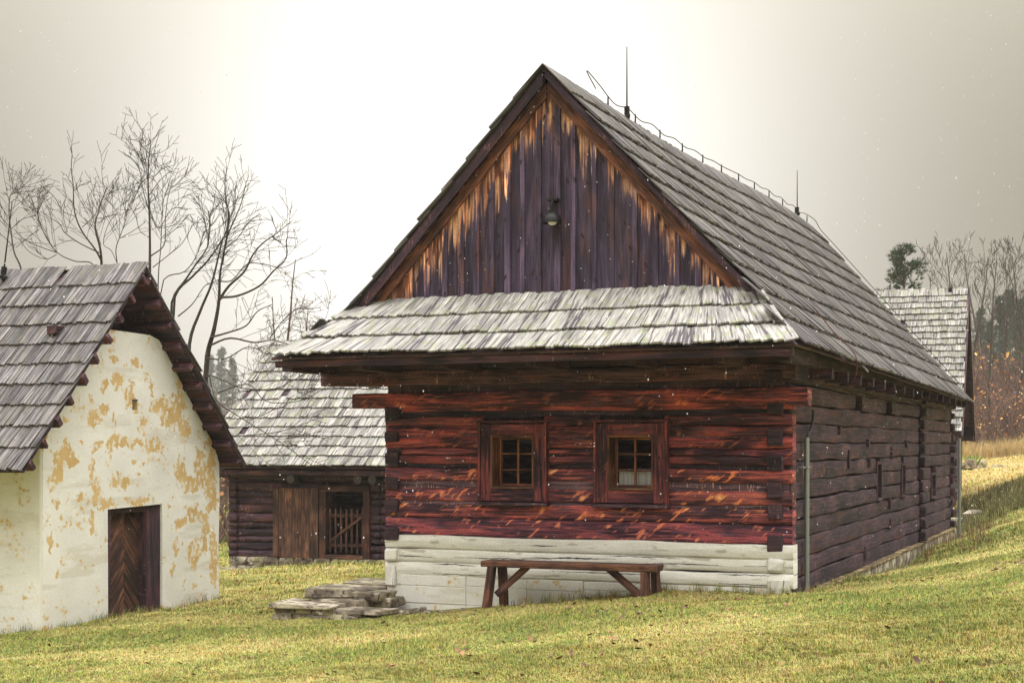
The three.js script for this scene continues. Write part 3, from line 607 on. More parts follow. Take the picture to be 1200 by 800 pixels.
  const base = 3.80, slopeAt = (sgn) => (q, b) => { // q along from the front (positive backwards), b metres down from the ridge
    const t = b / SL, sag = -0.05 * Math.sin(Math.PI * t) + 0.02 * (vn(q * 0.5 + 40, b * 0.6 + 10, 999, 999, 400 + sgn) - 0.5);
    return V(RX + sgn * hs * t, mix(ry(q), ey(q), t) + sag, -q);
  };
  const bG = SL * (6.70 - base) / 3.72;               // slope distance where the gable foot lies
  const front = b => b < bG ? -0.66 : mix(-0.60, -1.62, (b - bG) / (SL - bG)), back = b => mix(16.1, 17.0, sm(0, SL, b));
  const roof = part('roof', house), under = part('roof_boarding', house);
  const set = shingleSet(40, 0.07, 0.13, 0.72, 0.026, 11, gtone(0.58, 1.12, 0.03));
  for (const sgn of [1, -1]) {
    const P = slopeAt(sgn);
    shingleRoof(roof, { P, range: b => [front(Math.max(0, b - (sgn < 0 ? 0.5 : 0.3))), back(b)], len: SL, expo: 0.505, set, mat: M.shGrey, lift: 0.035, seed: 21 + sgn, limit: 60, prefer: sgn > 0 ? (q, b) => (q < 1.6 && b > bG - 1.5) ? 10 - q : -1 : null });
    const off = V(0, -0.03, 0), q = (a, b) => P(a, b).add(off);
    for (let i = 0; i < 6; i++) { const a = mix(-0.58, 16.0, i / 6), b = mix(-0.58, 16.0, (i + 1) / 6); slab('board', under, q(a, 0), q(b, 0), q(b, bG), q(a, bG), 0.03, M.dark); slab('board', under, q(a, bG), q(b, bG), q(b, SL - 0.06), q(a, SL - 0.06), 0.03, M.dark); }
    slab('board', under, q(-0.58, bG), q(-0.58, bG + 0.01), q(-0.58, SL - 0.06), q(-1.5, SL - 0.06), 0.03, M.dark);
    // verge board under the roof edge and rake trim on the gable
    const pA = P(-0.6, 0.02), pB = P(-0.6, bG + 0.12);
    for (const [zz, dy, w, th, col, mat] of [[0.60, -0.055, sgn < 0 ? 0.11 : 0.06, 0.035, [0.7, 0.62, 0.7], 'dark'], [0.475, sgn < 0 ? -0.17 : -0.12, sgn < 0 ? 0.13 : 0.16, 0.03, [1.3, 1.0, 0.88], 'plank']]) {
      const a = V(pA.x, pA.y + dy, zz), b = V(pB.x, pB.y + dy, zz), dn = V(0, -w / Math.cos(Math.atan2(3.72, hs)), 0), acc = new Acc(), bk = V(0, 0, -th);
      const k = [a.clone().add(dn), b.clone().add(dn), b, a]; acc.hexa([...k.map(p => p.clone().add(bk)), ...k], R() * 2, R() * 2, 4, w, col);
      const g = acc.geo(), u = g.attributes.uv, p = g.attributes.position; for (let i = 0; i < u.count; i++) u.setXY(i, Math.abs(p.getX(i) - RX) * 1.4, p.getY(i) + Math.abs(p.getX(i) - RX) * 1.07);
      mesh('verge_board', g, M[mat], roof);
    }
  }
  // ridge boards: one row of shingles stands over the other
  // ---- gable: vertical boards with cover strips between rake lines
  const gab = part('gable_wall', house), zG = 0.40, slope = 3.72 / hs, topY = x => 6.70 - 0.10 - Math.abs(x - RX) * slope - 0.04;
  let x = RX - 2.72, gi = 0;
  const board = (name, x0, x1, z0, z1, col) => {
    const yb = 3.72; let a = topY(x0), b = topY(x1); if (Math.max(a, b) < yb + 0.05) return;
    const pts = [[x0, yb], [x1, yb], [x1, Math.max(b, yb + 0.01)]]; if (x0 < RX && x1 > RX) pts.push([RX, topY(RX)]); pts.push([x0, Math.max(a, yb + 0.01)]);
    const uo = gi * 0.37 + (name === 'batten' ? 1.7 : 0), lf = x0 < RX ? 0 : 0.2; gi++;
    mesh(name, prismG(pts, z0, z1, (X, Y) => [X - x0 + uo, Math.max(0.0, topY(X) - Y - 0.12 + lf + (name === 'batten' ? 0.12 : 0))], col), M.gable, gab);
  };
  while (x < RX + 2.72) {
    const w = Math.min(rr(0.2, 0.29), RX + 2.73 - x); const t = rr(0.85, 1.1);
    board('board', x, x + w - 0.006, zG - 0.03, zG + rr(-0.006, 0.004), [t, t, t]);
    const s = rr(0.055, 0.085), t2 = rr(1.3, 2.0); if (R() < 0.85) board('batten', x + w - s / 2, x + w + s / 2, zG - 0.01, zG + 0.034 + rr(0, 0.008), [t2, t2 * 0.99, t2 * 0.97]);
    x += w;
  }
  mesh('gable_backing', prismG([[RX - 2.7, 3.7], [RX + 2.7, 3.7], [RX, topY(RX) - 0.02]], zG - 0.08, zG - 0.04), M.room, gab);

  // ---- pent roof below the gable
  const pent = part('pent_roof', house), pS = Math.hypot(1.24, 0.83);
  const Pp = (a, b) => { const t = b / pS, half = 2.76, e = a - RX; const f = Math.sign(e) * sm(half - 1.3, half, Math.abs(e)); return V(a + f * 0.70 * t, mix(base + 0.02, 3.0, t) + 0.012 * (vn(a * 1.3 + 30, b + 5, 999, 999, 410) - 0.5) * 2 + (-0.03 * Math.sin(Math.PI * t)), mix(0.41, 1.64, t)); };
  const pset = shingleSet(36, 0.085, 0.17, 0.62, 0.022, 12, gtone(0.66, 1.0, 0.02));
  shingleRoof(pent, { P: Pp, range: () => [RX - 2.76, RX + 2.78], len: pS, expo: pS / 3, set: pset, mat: M.shPale, lift: 0.034, seed: 31, limit: 300, prefer: () => 1 });
  const o2 = V(0, -0.035, 0); slab('board', pent, Pp(RX - 2.76, 0).add(o2), Pp(RX + 2.76, 0).add(o2), Pp(RX + 2.76, pS - 0.05).add(o2), Pp(RX - 2.76, pS - 0.05).add(o2), 0.03, M.dark);
  mesh('fascia', boxG(RX - 3.4, RX + 3.42, 2.865, 2.955, 1.52, 1.56, { col: [0.9, 0.7, 0.65] }), M.dark, pent);
  // back gable closed with boards
  mesh('gable_backing', prismG([[RX - 3.2, 3.0], [RX + 3.2, 3.0], [RX, 6.6]], -16.0, -15.95), M.dark, part('gable_wall', house));
}

// ---------------------------------------------------------------- whitewashed outbuilding: gable plane at x = 0, z runs back from its near corner
{
  const b = thing('whitewashed_outbuilding', 'whitewashed clay outbuilding with flaking ochre patches, overhanging shingle roof and herringbone door', 'outbuilding', V(-6.272, -0.62, -20), TURN);
  const Y0 = 2.49, GL = 4.13, t0 = 1.82, half = 2.6, ridge = 5.06, eave = 2.13, sl = (ridge - eave) / half, len = 7.5;
  const wt = t => ridge - 0.16 - Math.abs(t - t0) * sl;          // under the roof
  // gable wall with a soft shoulder and the door opening
  const D0 = 1.36, D1 = 2.64, DH = 1.56, cap = 4.10, tl = t0 - (ridge - 0.16 - cap) / sl, trr = t0 + (ridge - 0.16 - cap) / sl;
  const wall = part('plaster_wall', b);
  const pts = [[0, -0.35], [D0, -0.35], [D0, DH], [D1, DH + 0.03], [D1, -0.35], [GL + 0.02, -0.35], [GL - 0.01, 0.8], [GL + 0.02, 1.6], [GL, wt(GL) - 0.12], [GL - 0.06, wt(GL) + 0.03], [GL - 0.2, wt(GL - 0.2) + 0.02], [3.4, wt(3.4) - 0.02], [trr + 0.25, wt(trr + 0.25)], [trr + 0.02, cap - 0.06], [trr - 0.2, cap], [tl + 0.1, cap + 0.02], [tl, cap - 0.04], [0.6, wt(0.6)], [0.03, wt(0)], [0, wt(0) - 0.06]];
  // split into pieces so that the wall has a niche: main sheet with the small vent cut as its own recess
  const uvw = (X, Y) => [X, Y];
  const g = prismG(pts, 0, 0.45, uvw, ONE, [[1.92, 2.98], [1.925, 3.13], [2.04, 3.125], [2.035, 2.985]]); { // prism is drawn in (t, y); turn so that z1 looks along +x
    const p = g.attributes.position; for (let i = 0; i < p.count; i++) { const t = p.getX(i), y = p.getY(i), d = p.getZ(i); const lump = d > 0.4 ? 0.014 * (vn(t * 2 + 9, y * 2 + 9, 99, 99, 500) - 0.5) : 0; p.setXYZ(i, d - 0.45 + lump, y, -t); } g.computeVertexNormals();
  }
  mesh('gable_plaster', g, M.plaster, wall);
  // vent: small square opening with dark reveals
  const vent = part('vent', b); mesh('vent_back', boxG(-0.52, -0.455, 2.9, 3.2, -2.12, -1.84, { jit: 0.004 }), M.dark, vent); mesh('lintel', boxG(-0.3, 0.008, 3.118, 3.14, -2.045, -1.915, { jit: 0.003 }), M.dark, vent);
  mesh('side_plaster', boxG(-len + 0.4, -0.012, -0.5, wt(0) - 0.05, -0.45, 0.03, { uo: 0.2, vo: 0.0, b: 0.02 }), M.plasterPlain, wall);
  mesh('side_plaster', boxG(-len + 0.4, -0.452, -0.5, wt(GL) - 0.05, -GL, -GL + 0.45, { b: 0.02 }), M.plasterPlain, wall);
  mesh('side_plaster', boxG(-len + 0.4, -len + 0.8, -0.5, 2.0, -GL + 0.46, -0.46, { b: 0.02 }), M.plasterPlain, wall);
  mesh('attic_floor', boxG(-len + 0.5, -0.46, 2.05, 2.12, -GL + 0.1, -0.1, { b: 0.002 }), M.room, wall);
  // herringbone door
  const door = part('door', b), zc = (D0 + D1) / 2 - 0.06, dx = -0.17;
  const db = (n, t0_, t1_, y0, y1, x0, x1, mat, col) => mesh(n, boxG(x0, x1, y0, y1, -t1_, -t0_, { col, jit: 0.004 }), M[mat], door);
  db('post', D0, D0 + 0.13, -0.3, DH, -0.35, -0.05, 'dark', [0.95, 0.75, 0.7]); db('post', D1 - 0.34, D1, -0.3, DH + 0.02, -0.35, -0.04, 'dark', [0.9, 0.75, 0.8]); db('lintel', D0 + 0.13, D1 - 0.34, DH - 0.07, DH + 0.02, -0.35, -0.06, 'dark', [0.5, 0.42, 0.42]);
  db('inner_boarding', D0 + 0.1, D1 - 0.3, -0.3, DH, -0.33, -0.25, 'plank', ONE);
  const clip = (poly, f) => { const out = []; poly.forEach((p, i) => { const q = poly[(i + 1) % poly.length], a = f(p), c = f(q); if (a >= 0) out.push(p); if ((a >= 0) !== (c >= 0)) { const k = a / (a - c); out.push([mix(p[0], q[0], k), mix(p[1], q[1], k)]); } }); return out; };
  for (const sd of [-1, 1]) {
    const lo = sd < 0 ? D0 + 0.13 : zc, hi = sd < 0 ? zc : D1 - 0.34;
    for (let c = -1.3; c < 2.2; c += 0.19) { // board rising to the right in the left leaf, falling in the right leaf
      const line = (p) => p[1] - (sd < 0 ? 1 : -1) * (p[0] - zc) * 1.25;
      let poly = [[lo, -0.3], [hi, -0.3], [hi, DH - 0.07], [lo, DH - 0.07]];
      poly = clip(poly, p => line(p) - c - 0.004); if (poly.length > 2) poly = clip(poly, p => c + 0.182 - line(p)); if (poly.length < 3) continue;
      const ang = sd < 0 ? 0.896 : -0.896, ca = Math.cos(ang), sa = Math.sin(ang), k = sd < 0 ? rr(0.85, 1.5) : rr(0.45, 0.85), uo = R() * 3, vo = R() * 3;
      const gg = prismG(poly, dx - 0.07, dx + rr(-0.008, 0.008), (X, Y) => [X * ca + Y * sa + uo, -X * sa + Y * ca + vo], [k, k * 0.88, k * 0.85]);
      const p = gg.attributes.position; for (let i = 0; i < p.count; i++) { const t = p.getX(i), y = p.getY(i), d = p.getZ(i); p.setXYZ(i, d, y, -t); } gg.computeVertexNormals();
      mesh('board', gg, M.plank, door);
    }
  }
  const nail = new THREE.SphereGeometry(0.012, 6, 4); for (let i = 0; i < 16; i++) mesh('nail', nail, M.iron, door).position.set(dx + 0.01, 0.08 + (i % 8) * 0.18, -(zc + (i < 8 ? -0.3 : 0.28)));
  // roof
  const roof = part('roof', b), SL = Math.hypot(ridge - eave, half), over = 0.36;
  const set = shingleSet(40, 0.055, 0.095, 0.56, 0.02, 15, gtone(0.45, 1.15, 0.04));
  for (const sgn of [1, -1]) { // +1 falls towards the camera side
    const P = (a, q) => { const k = q / SL; return V(over - a, mix(ridge, eave, k) - 0.025 * Math.sin(Math.PI * k), -(t0 - sgn * half * k)); };
    shingleRoof(roof, { P, range: () => [0.02 * R(), len], len: SL, expo: 0.392, set, mat: M.shGrey, lift: 0.03, seed: 51 + sgn, limit: 300, rise: sgn > 0 ? -0.05 : 0.02, prefer: sgn > 0 ? (a, q) => a < 3.2 ? 10 - a : -1 : null });
    // battens under the shingles, their ends show along the verge
    for (let q = 0.14, i = 0; q < SL + 0.02; q += 0.392, i++) {
      const p = P(0, Math.min(q, SL - 0.03)); const bt = mesh('batten', boxG(-len + 0.1, 0.0, -0.045, 0.045, -0.075, 0.075, { col: [1.25, 0.98, 0.92], jit: 0.012, b: 0.015 }), M.dark, roof);
      bt.position.set(over - 0.03 - (sgn > 0 ? 0 : 0.02) + (sgn > 0 ? rr(0.02, 0.05) : 0), p.y - 0.10, p.z); bt.rotation.x = -sgn * Math.atan(sl);
    }
    const q = (a, d) => P(a, d).add(V(0, -0.035, 0)); slab('board', roof, q(0.04, 0.02), q(len - 0.1, 0.02), q(len - 0.1, SL - 0.05), q(0.04, SL - 0.05), 0.02, M.dark);
    for (const a of [0.85, 2.6, 4.4, 6.2]) { const A = P(a, 0.05).add(V(0, -0.17, 0)), B = P(a, SL - 0.35).add(V(0, -0.17, 0)), C = B.clone().add(V(-0.14, 0, 0)), D = A.clone().add(V(-0.14, 0, 0)); slab('rafter', roof, A, B, C, D, 0.13, M.dark); }
  }
  mesh('collar_beam', boxG(-0.62, -0.46, 4.02, 4.14, -2.9, -0.8, { jit: 0.01, col: [0.9, 0.7, 0.65] }), M.dark, roof);
}

// ---------------------------------------------------------------- log barn in the yard behind
{
  const TB = -0.3211, g = thing('log_barn', 'low weathered log barn with plank door, picket gate and grey shingle roof behind the yard', 'barn', V(-4.75, EYE - 2.77, -34), TB);
  const x0 = -1.85, x1 = 8.5, eave = 2.26, ridgeY = 5.34, run = 3.75, SL = Math.hypot(ridgeY - eave, run), zE = 0.55;
  const wall = part('log_wall', g), op = [0.60, 1.53];
  const hs = []; for (let y = 0.17; y < 2.12;) { const h = rr(0.13, 0.21); hs.push([y, Math.min(y + h, 2.14)]); y += h + 0.012; }
  for (const [y0, y1] of hs) {
    const segs = y1 > 0.26 && y0 < 1.72 ? [[x0 - 0.05, op[0] - 0.12], [op[1] + 0.12, x1]] : [[x0 - 0.05, x1]];
    for (const [a, b] of segs) { const t = rr(0.75, 1.25); const m = mesh('log', logG(b - a, y1 - y0, 0.18, { col: [t * 1.1, t * 0.98, t * 0.98], wob: 0.016, r: 0.04, bulge: 0.02 }), M.dark, wall); m.position.set(a, y0, rr(-0.015, 0.015)); }
    mesh('log_end', boxG(x0 + 0.02, x0 + 0.2, y0 + 0.02, y1 - 0.015, -0.3, rr(0.07, 0.12), { col: [0.95, 0.8, 0.82], jit: 0.014, b: 0.03 }), M.dark, wall);
    mesh('log_end', boxG(op[1] + 0.24, op[1] + 0.4, y0 + 0.02, y1 - 0.02, -0.3, rr(0.06, 0.1), { col: [0.8, 0.75, 0.75], jit: 0.014, b: 0.03 }), M.dark, wall);
    const m = mesh('log', logG(6.5, y1 - y0, 0.18, { col: [0.8, 0.72, 0.74], step: 0.5 }), M.dark, wall); m.rotation.y = -Math.PI / 2; m.position.set(x0, y0, -6.6);
    const n = mesh('log', logG(6.5, y1 - y0, 0.18, { col: [0.8, 0.72, 0.74], step: 0.5 }), M.dark, wall); n.rotation.y = Math.PI / 2; n.position.set(x1, y0, -0.1);
    const k = mesh('log', logG(x1 - x0, y1 - y0, 0.18, { col: [0.8, 0.72, 0.74], step: 0.6 }), M.dark, wall); k.rotation.y = Math.PI; k.position.set(x1, y0, -6.7);
  }
  const pt = (a, b, y0, y1, out, col) => { const m = mesh('log', logG(b - a, y1 - y0, 0.2, { col, wob: 0.012 }), M.dark, wall); m.position.set(a, y0, out); };
  pt(x0 - 0.35, x1 + 0.3, 2.0, 2.2, 0.16, [0.65, 0.58, 0.62]); pt(x0 - 0.5, x1 + 0.3, 2.06, 2.19, 0.42, [1.1, 0.9, 0.85]);
  for (const x of [-0.1, 1.55, 1.9, 4, 6]) { const c = mesh('beam_end', new THREE.CylinderGeometry(0.1, 0.1, 0.5, 10).rotateX(Math.PI / 2), M.bark, wall); c.position.set(x, 1.98, 0.2); c.geometry.setAttribute('color', new THREE.Float32BufferAttribute(new Float32Array(c.geometry.attributes.position.count * 3).fill(0.6), 3)); }
  mesh('inner_boarding', boxG(x0 + 0.1, op[0] - 0.06, 0.1, 2.2, -0.24, -0.19, { b: 0.001 }), M.room, wall); mesh('inner_boarding', boxG(op[1] + 0.06, x1 - 0.1, 0.1, 2.2, -0.24, -0.19, { b: 0.001 }), M.room, wall); mesh('inner_boarding', boxG(op[0] - 0.06, op[1] + 0.06, 1.75, 2.2, -0.24, -0.19, { b: 0.001 }), M.room, wall);
  mesh('side_shed_board', boxG(x0 - 0.32, x0 - 0.04, 0.0, 2.1, -1.2, -0.5, { col: [0.6, 0.55, 0.6] }), M.dark, wall);
  // plank door
  const door = part('plank_door', g); for (let i = 0, x = -0.71; i < 6; i++) { const w = [0.15, 0.14, 0.2, 0.23, 0.2, 0.22][i], t = [0.85, 1.15, 1.45, 1.35, 1.3, 0.95][i]; mesh('plank', boxG(x, x + w - 0.008, 0.19 + rr(-0.015, 0.01), 1.77, 0.07, 0.11 + rr(-0.004, 0.006), { col: [t, t * 0.95, t * 0.95] }), M.plank, door); x += w; }
  mesh('ledge', boxG(-0.69, 0.42, 0.45, 0.58, 0.04, 0.068), M.plank, door); mesh('ledge', boxG(-0.69, 0.42, 1.38, 1.5, 0.04, 0.068), M.plank, door);
  // door frame and picket gate
  const fr = part('door_frame', g), q = (n, a, b, y0, y1, z0, z1, col, p = fr) => mesh(n, boxG(a, b, y0, y1, z0, z1, { col }), M.plank, p);
  q('post', op[0] - 0.15, op[0], 0.1, 1.78, -0.2, 0.1, [0.75, 0.62, 0.62]); q('post', op[1], op[1] + 0.15, 0.1, 1.78, -0.2, 0.1, [0.9, 0.66, 0.66]); q('lintel', op[0] - 0.15, op[1] + 0.15, 1.70, 1.84, -0.18, 0.11, [0.6, 0.5, 0.55]); q('threshold', op[0], op[1], 0.18, 0.27, -0.2, 0.12, [0.9, 0.85, 0.9]);
  const gate = part('picket_gate', g); for (let i = 0; i < 7; i++) { const x = op[0] + 0.05 + i * 0.133; mesh('picket', boxG(x, x + 0.05, 0.31, 1.31 + rr(-0.02, 0.02), -0.02, 0.005, { col: [0.8, 0.68, 0.7] }), M.plank, gate); }
  q('rail', op[0] + 0.02, op[1] - 0.03, 0.45, 0.52, -0.06, -0.022, [0.7, 0.6, 0.6], gate); q('rail', op[0] + 0.02, op[1] - 0.03, 1.12, 1.19, -0.06, -0.022, [0.7, 0.6, 0.6], gate);
  { const m = q('brace', 0, 0.98, -0.03, 0.03, 0.006, 0.026, [0.8, 0.68, 0.68], gate); m.position.set(op[0] + 0.06, 0.56, 0); m.rotation.z = 0.62; }
  // inside and stone footing
  const inn = part('inner_shell', g); mesh('lining', boxG(op[0] - 1.2, op[1] + 1.2, 0.0, 0.06, -3, -0.2, { b: 0.001 }), M.room, inn); mesh('lining', boxG(op[0] - 1.2, op[1] + 1.2, 0.0, 2.3, -3.05, -3, { b: 0.001 }), M.room, inn); mesh('lining', boxG(op[0] - 1.25, op[0] - 1.2, 0, 2.3, -3, -0.25, { b: 0.001 }), M.room, inn); mesh('lining', boxG(op[1] + 1.2, op[1] + 1.25, 0, 2.3, -3, -0.25, { b: 0.001 }), M.room, inn); mesh('lining', boxG(op[0] - 1.25, op[1] + 1.25, 2.25, 2.3, -3, -0.25, { b: 0.001 }), M.room, inn);
  const ft = part('footing', g);
  for (let x = x0, i = 0; x < 5; i++) { const w = rr(0.2, 0.5); for (let k = 0; k < 2; k++) { const m = mesh('stone', stoneG(w, 0.2, 0.3, 300 + i * 2 + k, 0.12), M.lime, ft); m.position.set(x + w / 2, 0.09 - k * 0.2, -0.02 + k * 0.03); } x += w; }
  mesh('kerb_stone', boxG(x0 - 0.3, 4.5, -0.3, -0.04, 0.3, 0.8, { jit: 0.03, b: 0.04 }), M.stone, ft);
  // roof
  const roof = part('roof', g), set = shingleSet(40, 0.10, 0.19, 0.52, 0.026, 17, gtone(0.48, 0.9, 0.04));
  for (const sgn of [1, -1]) {
    const P = (a, s) => { const k = s / SL; return V(x0 - 0.62 + a, mix(ridgeY, eave, k) - 0.05 * Math.sin(Math.PI * k) + 0.03 * (vn(a * 0.5 + 5, s + 4, 99, 99, 420) - 0.5), zE - run + sgn * run * k); };
    shingleRoof(roof, { P, range: () => [0, x1 - x0 + 1], len: SL, expo: 0.36, set, mat: M.shPale, lift: 0.035, seed: 61 + sgn, limit: 300, prefer: sgn > 0 ? (a, s) => a < 5.2 ? s : -1 : null });
    const w = (a, s) => P(a, s).add(V(0, -0.035, 0)); slab('board', roof, w(0.03, 0.02), w(x1 - x0 + 0.9, 0.02), w(x1 - x0 + 0.9, SL - 0.05), w(0.03, SL - 0.05), 0.04, M.dark);
  }
  for (const xx of [x0 + 0.05, x1 - 0.1]) { const gg = prismG([[0.45, 2.1], [-6.8, 2.1], [zE - run, ridgeY - 0.15]], 0, 0.05); gg.rotateY(-Math.PI / 2); const m = mesh('gable_boarding', gg, M.dark, roof); m.position.x = xx; }
}

// ---------------------------------------------------------------- shingled house behind the big one
{
  const TH = -0.3403, g = thing('shingled_house', 'far log house whose tall grey shingle roof shows behind the big house', 'house', V(13.3, EYE - 2.1, -44), TH);
  const h = y => y + 2.1, run = 4.4, eave = h(0.32), ridge = h(4.9), SL = Math.hypot(run, ridge - eave), zR = -3.3, len = 8;
  const roof = part('roof', g), set = shingleSet(36, 0.13, 0.24, 0.42, 0.03, 19, gtone(0.5, 0.8, 0.04));
  for (const sgn of [1, -1]) {
    const P = (a, s) => { const k = s / SL; return V(-a, mix(ridge, eave, k), zR + sgn * run * k); };
    shingleRoof(roof, { P, range: () => [0, len], len: SL, expo: 0.285, set, mat: M.shPale, lift: 0.035, seed: 71 + sgn, rise: sgn > 0 ? -0.06 : 0, limit: 300, prefer: sgn > 0 ? (a, s) => a < 3.8 ? 10 - a : -1 : null });
    const w = (a, s) => P(a, s).add(V(0, -0.035, 0)); slab('board', roof, w(0.05, 0.02), w(len, 0.02), w(len, SL - 0.05), w(0.05, SL - 0.05), 0.04, M.dark);
    slab('verge_board', roof, w(-0.02, 0), w(0.03, 0), w(0.03, SL + 0.05), w(-0.02, SL + 0.05), 0.26, M.dark);
    mesh('verge_log', boxG(-0.5, -0.05, h(0.1), h(0.5), zR + sgn * (run - 0.2) - 0.12, zR + sgn * (run - 0.2) + 0.12, { col: [0.6, 0.5, 0.5] }), M.dark, roof);
  }
  mesh('ridge_peg', boxG(-0.62, -0.5, ridge - 0.22, ridge + 0.02, zR + 0.05, zR + 0.2, { col: [0.4, 0.4, 0.4] }), M.dark, roof);
  const gg = prismG([[zR - 4.1, h(0.2)], [zR + 4.1, h(0.2)], [zR, ridge - 0.2]], 0, 0.06); gg.rotateY(-Math.PI / 2); mesh('gable_boarding', gg, M.dark, roof).position.x = -0.4;
  const wall = part('log_wall', g);
  for (let y = -0.3, k = 0; y < h(0.35); k++) { const hh = rr(0.2, 0.27), t = rr(0.7, 1.0); const col = [t, t * 0.92, t * 0.95];
    const a = mesh('log', logG(len, hh, 0.2, { col, step: 0.5 }), M.dark, wall); a.position.set(-len - 0.4, y, zR + 3.7);
    const b = mesh('log', logG(7.4, hh, 0.2, { col, step: 0.5 }), M.dark, wall); b.rotation.y = Math.PI / 2; b.position.set(-0.4, y, zR + 3.7);
    const c = mesh('log', logG(len, hh, 0.2, { col, step: 0.5 }), M.dark, wall); c.rotation.y = Math.PI; c.position.set(-0.4, y, zR - 3.7);
    if (k % 2) mesh('log_end', boxG(-0.42, -0.18, y, y + hh, zR + 3.45, zR + 3.7, { col, jit: 0.01, b: 0.02 }), M.dark, wall); else mesh('log_end', boxG(-0.62, -0.4, y, y + hh, zR + 3.68, zR + 3.95, { col, jit: 0.01, b: 0.02 }), M.dark, wall);
    y += hh + 0.01; }
}

// ---------------------------------------------------------------- things on and around the big house (house axes -> world)
house.updateMatrixWorld(true);
const hw = (x, y, z) => V(x, y, z).applyMatrix4(house.matrixWorld);
{
  // bench: plank seat on splayed board legs with braces
  const b = thing('bench', 'rough brown plank bench with splayed legs against the whitewashed foot of the wall', 'bench', hw(-2.71, -0.24, 0.47), TURN);
  const g = (n, geo) => mesh(n, geo, M.plank, b);
  const sx = 1.19, hy = 0.60; g('seat', boxG(-sx, sx, hy - 0.08, hy, -0.17, 0.17, { col: [1.1, 1.02, 1.05], jit: 0.008, b: 0.012, uo: 0.3 }));
  const leg = (x, z, lean, spl, h, w) => { const m = g('leg', boxG(-0.045, 0.045, -h, 0, -w / 2, w / 2, { col: [0.95, 0.78, 0.78], jit: 0.005, b: 0.008 })); m.position.set(x, hy - 0.08, z); m.rotation.set(spl, 0, lean); return m; };
  leg(-1.05, 0.10, -0.10, -0.1, 0.58, 0.13); leg(-0.99, -0.09, 0.0, 0.1, 0.54, 0.13); leg(1.03, 0.09, 0.03, -0.08, 0.5, 0.14); leg(1.1, -0.09, 0.03, 0.08, 0.5, 0.14);
  const brace = (xa, ya, xb, yb, z) => { const l = Math.hypot(xb - xa, yb - ya), m = g('brace', boxG(0, l, -0.045, 0.045, -0.03, 0.03, { col: [1.3, 1.15, 1.2], jit: 0.005 })); m.position.set(xa, ya, z); m.rotation.z = Math.atan2(yb - ya, xb - xa); };
  brace(-1.02, 0.15, -0.58, hy - 0.06, 0.02); brace(1.06, 0.12, 0.52, hy - 0.06, 0.02);
}
{
  // dry-laid stone step at the corner of the house
  const s = thing('stone_step', 'low dry-laid stone step with flat slabs at the corner of the big log house', 'step', hw(-5.9, -0.5, 0.5), TURN);
  const st = (x, y, z, sx, sy, sz, k, name = 'stone', ry = 0) => { const m = mesh(name, boxG(-sx / 2, sx / 2, -sy / 2, sy / 2, -sz / 2, sz / 2, { jit: Math.min(0.028, sy * 0.2), b: Math.min(0.02, sy * 0.2), uo: k * 0.37 }), M.stoneV, s); m.position.set(x, y, z); m.rotation.y = ry; return m; };
  let x = -0.92, k = 600; const base = [];
  while (x < 2.05) { const w = rr(0.22, 0.44); st(x + w / 2, 0.03, 0.34 + rr(-0.02, 0.02), w + 0.01, 0.15, 0.4, k++); if (x < 0.4) st(x + w / 2 + 0.05, 0.135 - (x > 0 ? 0.02 : 0), 0.33 + rr(-0.02, 0.02), w * 0.96, 0.09, 0.42, k++); x += w; }
  for (let z = 0.1, i = 0; z > -1.0; i++) { const w = rr(0.3, 0.45); st(-0.72, 0.05, z - w / 2, 0.42, 0.2, w, k++); z -= w; }
  st(-0.45, 0.19, 0.28, 0.95, 0.07, 0.62, k++, 'slab', 0.05); st(0.42, 0.15, 0.28, 0.7, 0.06, 0.5, k++, 'slab', -0.06);
  st(-0.12, 0.22, -0.12, 0.85, 0.12, 0.5, k++); st(0.35, 0.24, -0.2, 0.6, 0.14, 0.4, k++);
  st(-0.22, 0.335, -0.3, 0.86, 0.13, 0.75, k++, 'slab', 0.06); st(0.26, 0.31, -0.12, 0.55, 0.15, 0.42, k++, 'slab', -0.1); st(-0.05, 0.36, -1.05, 0.9, 0.11, 0.8, k++, 'slab', 0.1);
  for (let i = 0; i < 14; i++) st(rr(0.5, 2.0), 0.13 + rr(-0.02, 0.02), rr(-0.3, 0.25), rr(0.07, 0.2), rr(0.04, 0.09), rr(0.07, 0.16), k++, 'loose_stone', R() * 3);
  mesh('sand_bed', boxG(-0.7, 2.1, -0.25, 0.115, -0.5, 0.3, { jit: 0.015, b: 0.02 }), M.sand, s); mesh('sand_bed', boxG(2.1, 3.4, -0.25, 0.06, -0.48, 0.05, { jit: 0.015, b: 0.02 }), M.sand, s);
}
{
  // lamp on the gable
  const l = thing('wall_lamp', 'small black dome lamp on a short arm on the boarded gable', 'lamp', hw(-2.93, 4.92, 0.41), TURN);
  mesh('mount', new THREE.CylinderGeometry(0.035, 0.035, 0.05, 12).rotateX(Math.PI / 2).translate(0, 0.06, 0.02), M.iron, l);
  mesh('arm', new THREE.TubeGeometry(new THREE.CatmullRomCurve3([V(0, 0.06, 0.03), V(0, 0.075, 0.1), V(0, 0.04, 0.14), V(0, -0.1, 0.14)]), 16, 0.015, 8), M.iron, l);
  mesh('bracket', new THREE.BoxGeometry(0.13, 0.03, 0.12).translate(0, 0.075, 0.09), M.iron, l);
  mesh('shade', new THREE.LatheGeometry([[0.02, 0], [0.05, -0.005], [0.085, -0.04], [0.105, -0.09], [0.11, -0.14], [0.105, -0.14], [0.1, -0.09], [0.08, -0.045], [0.02, -0.012]].map(p => new THREE.Vector2(p[0] * 1.15, p[1])), 24).translate(0, -0.09, 0.14), M.iron, l);
  mesh('globe', new THREE.SphereGeometry(0.06, 20, 14).scale(1, 0.7, 1).translate(0, -0.215, 0.14), M.enamel, l);
}
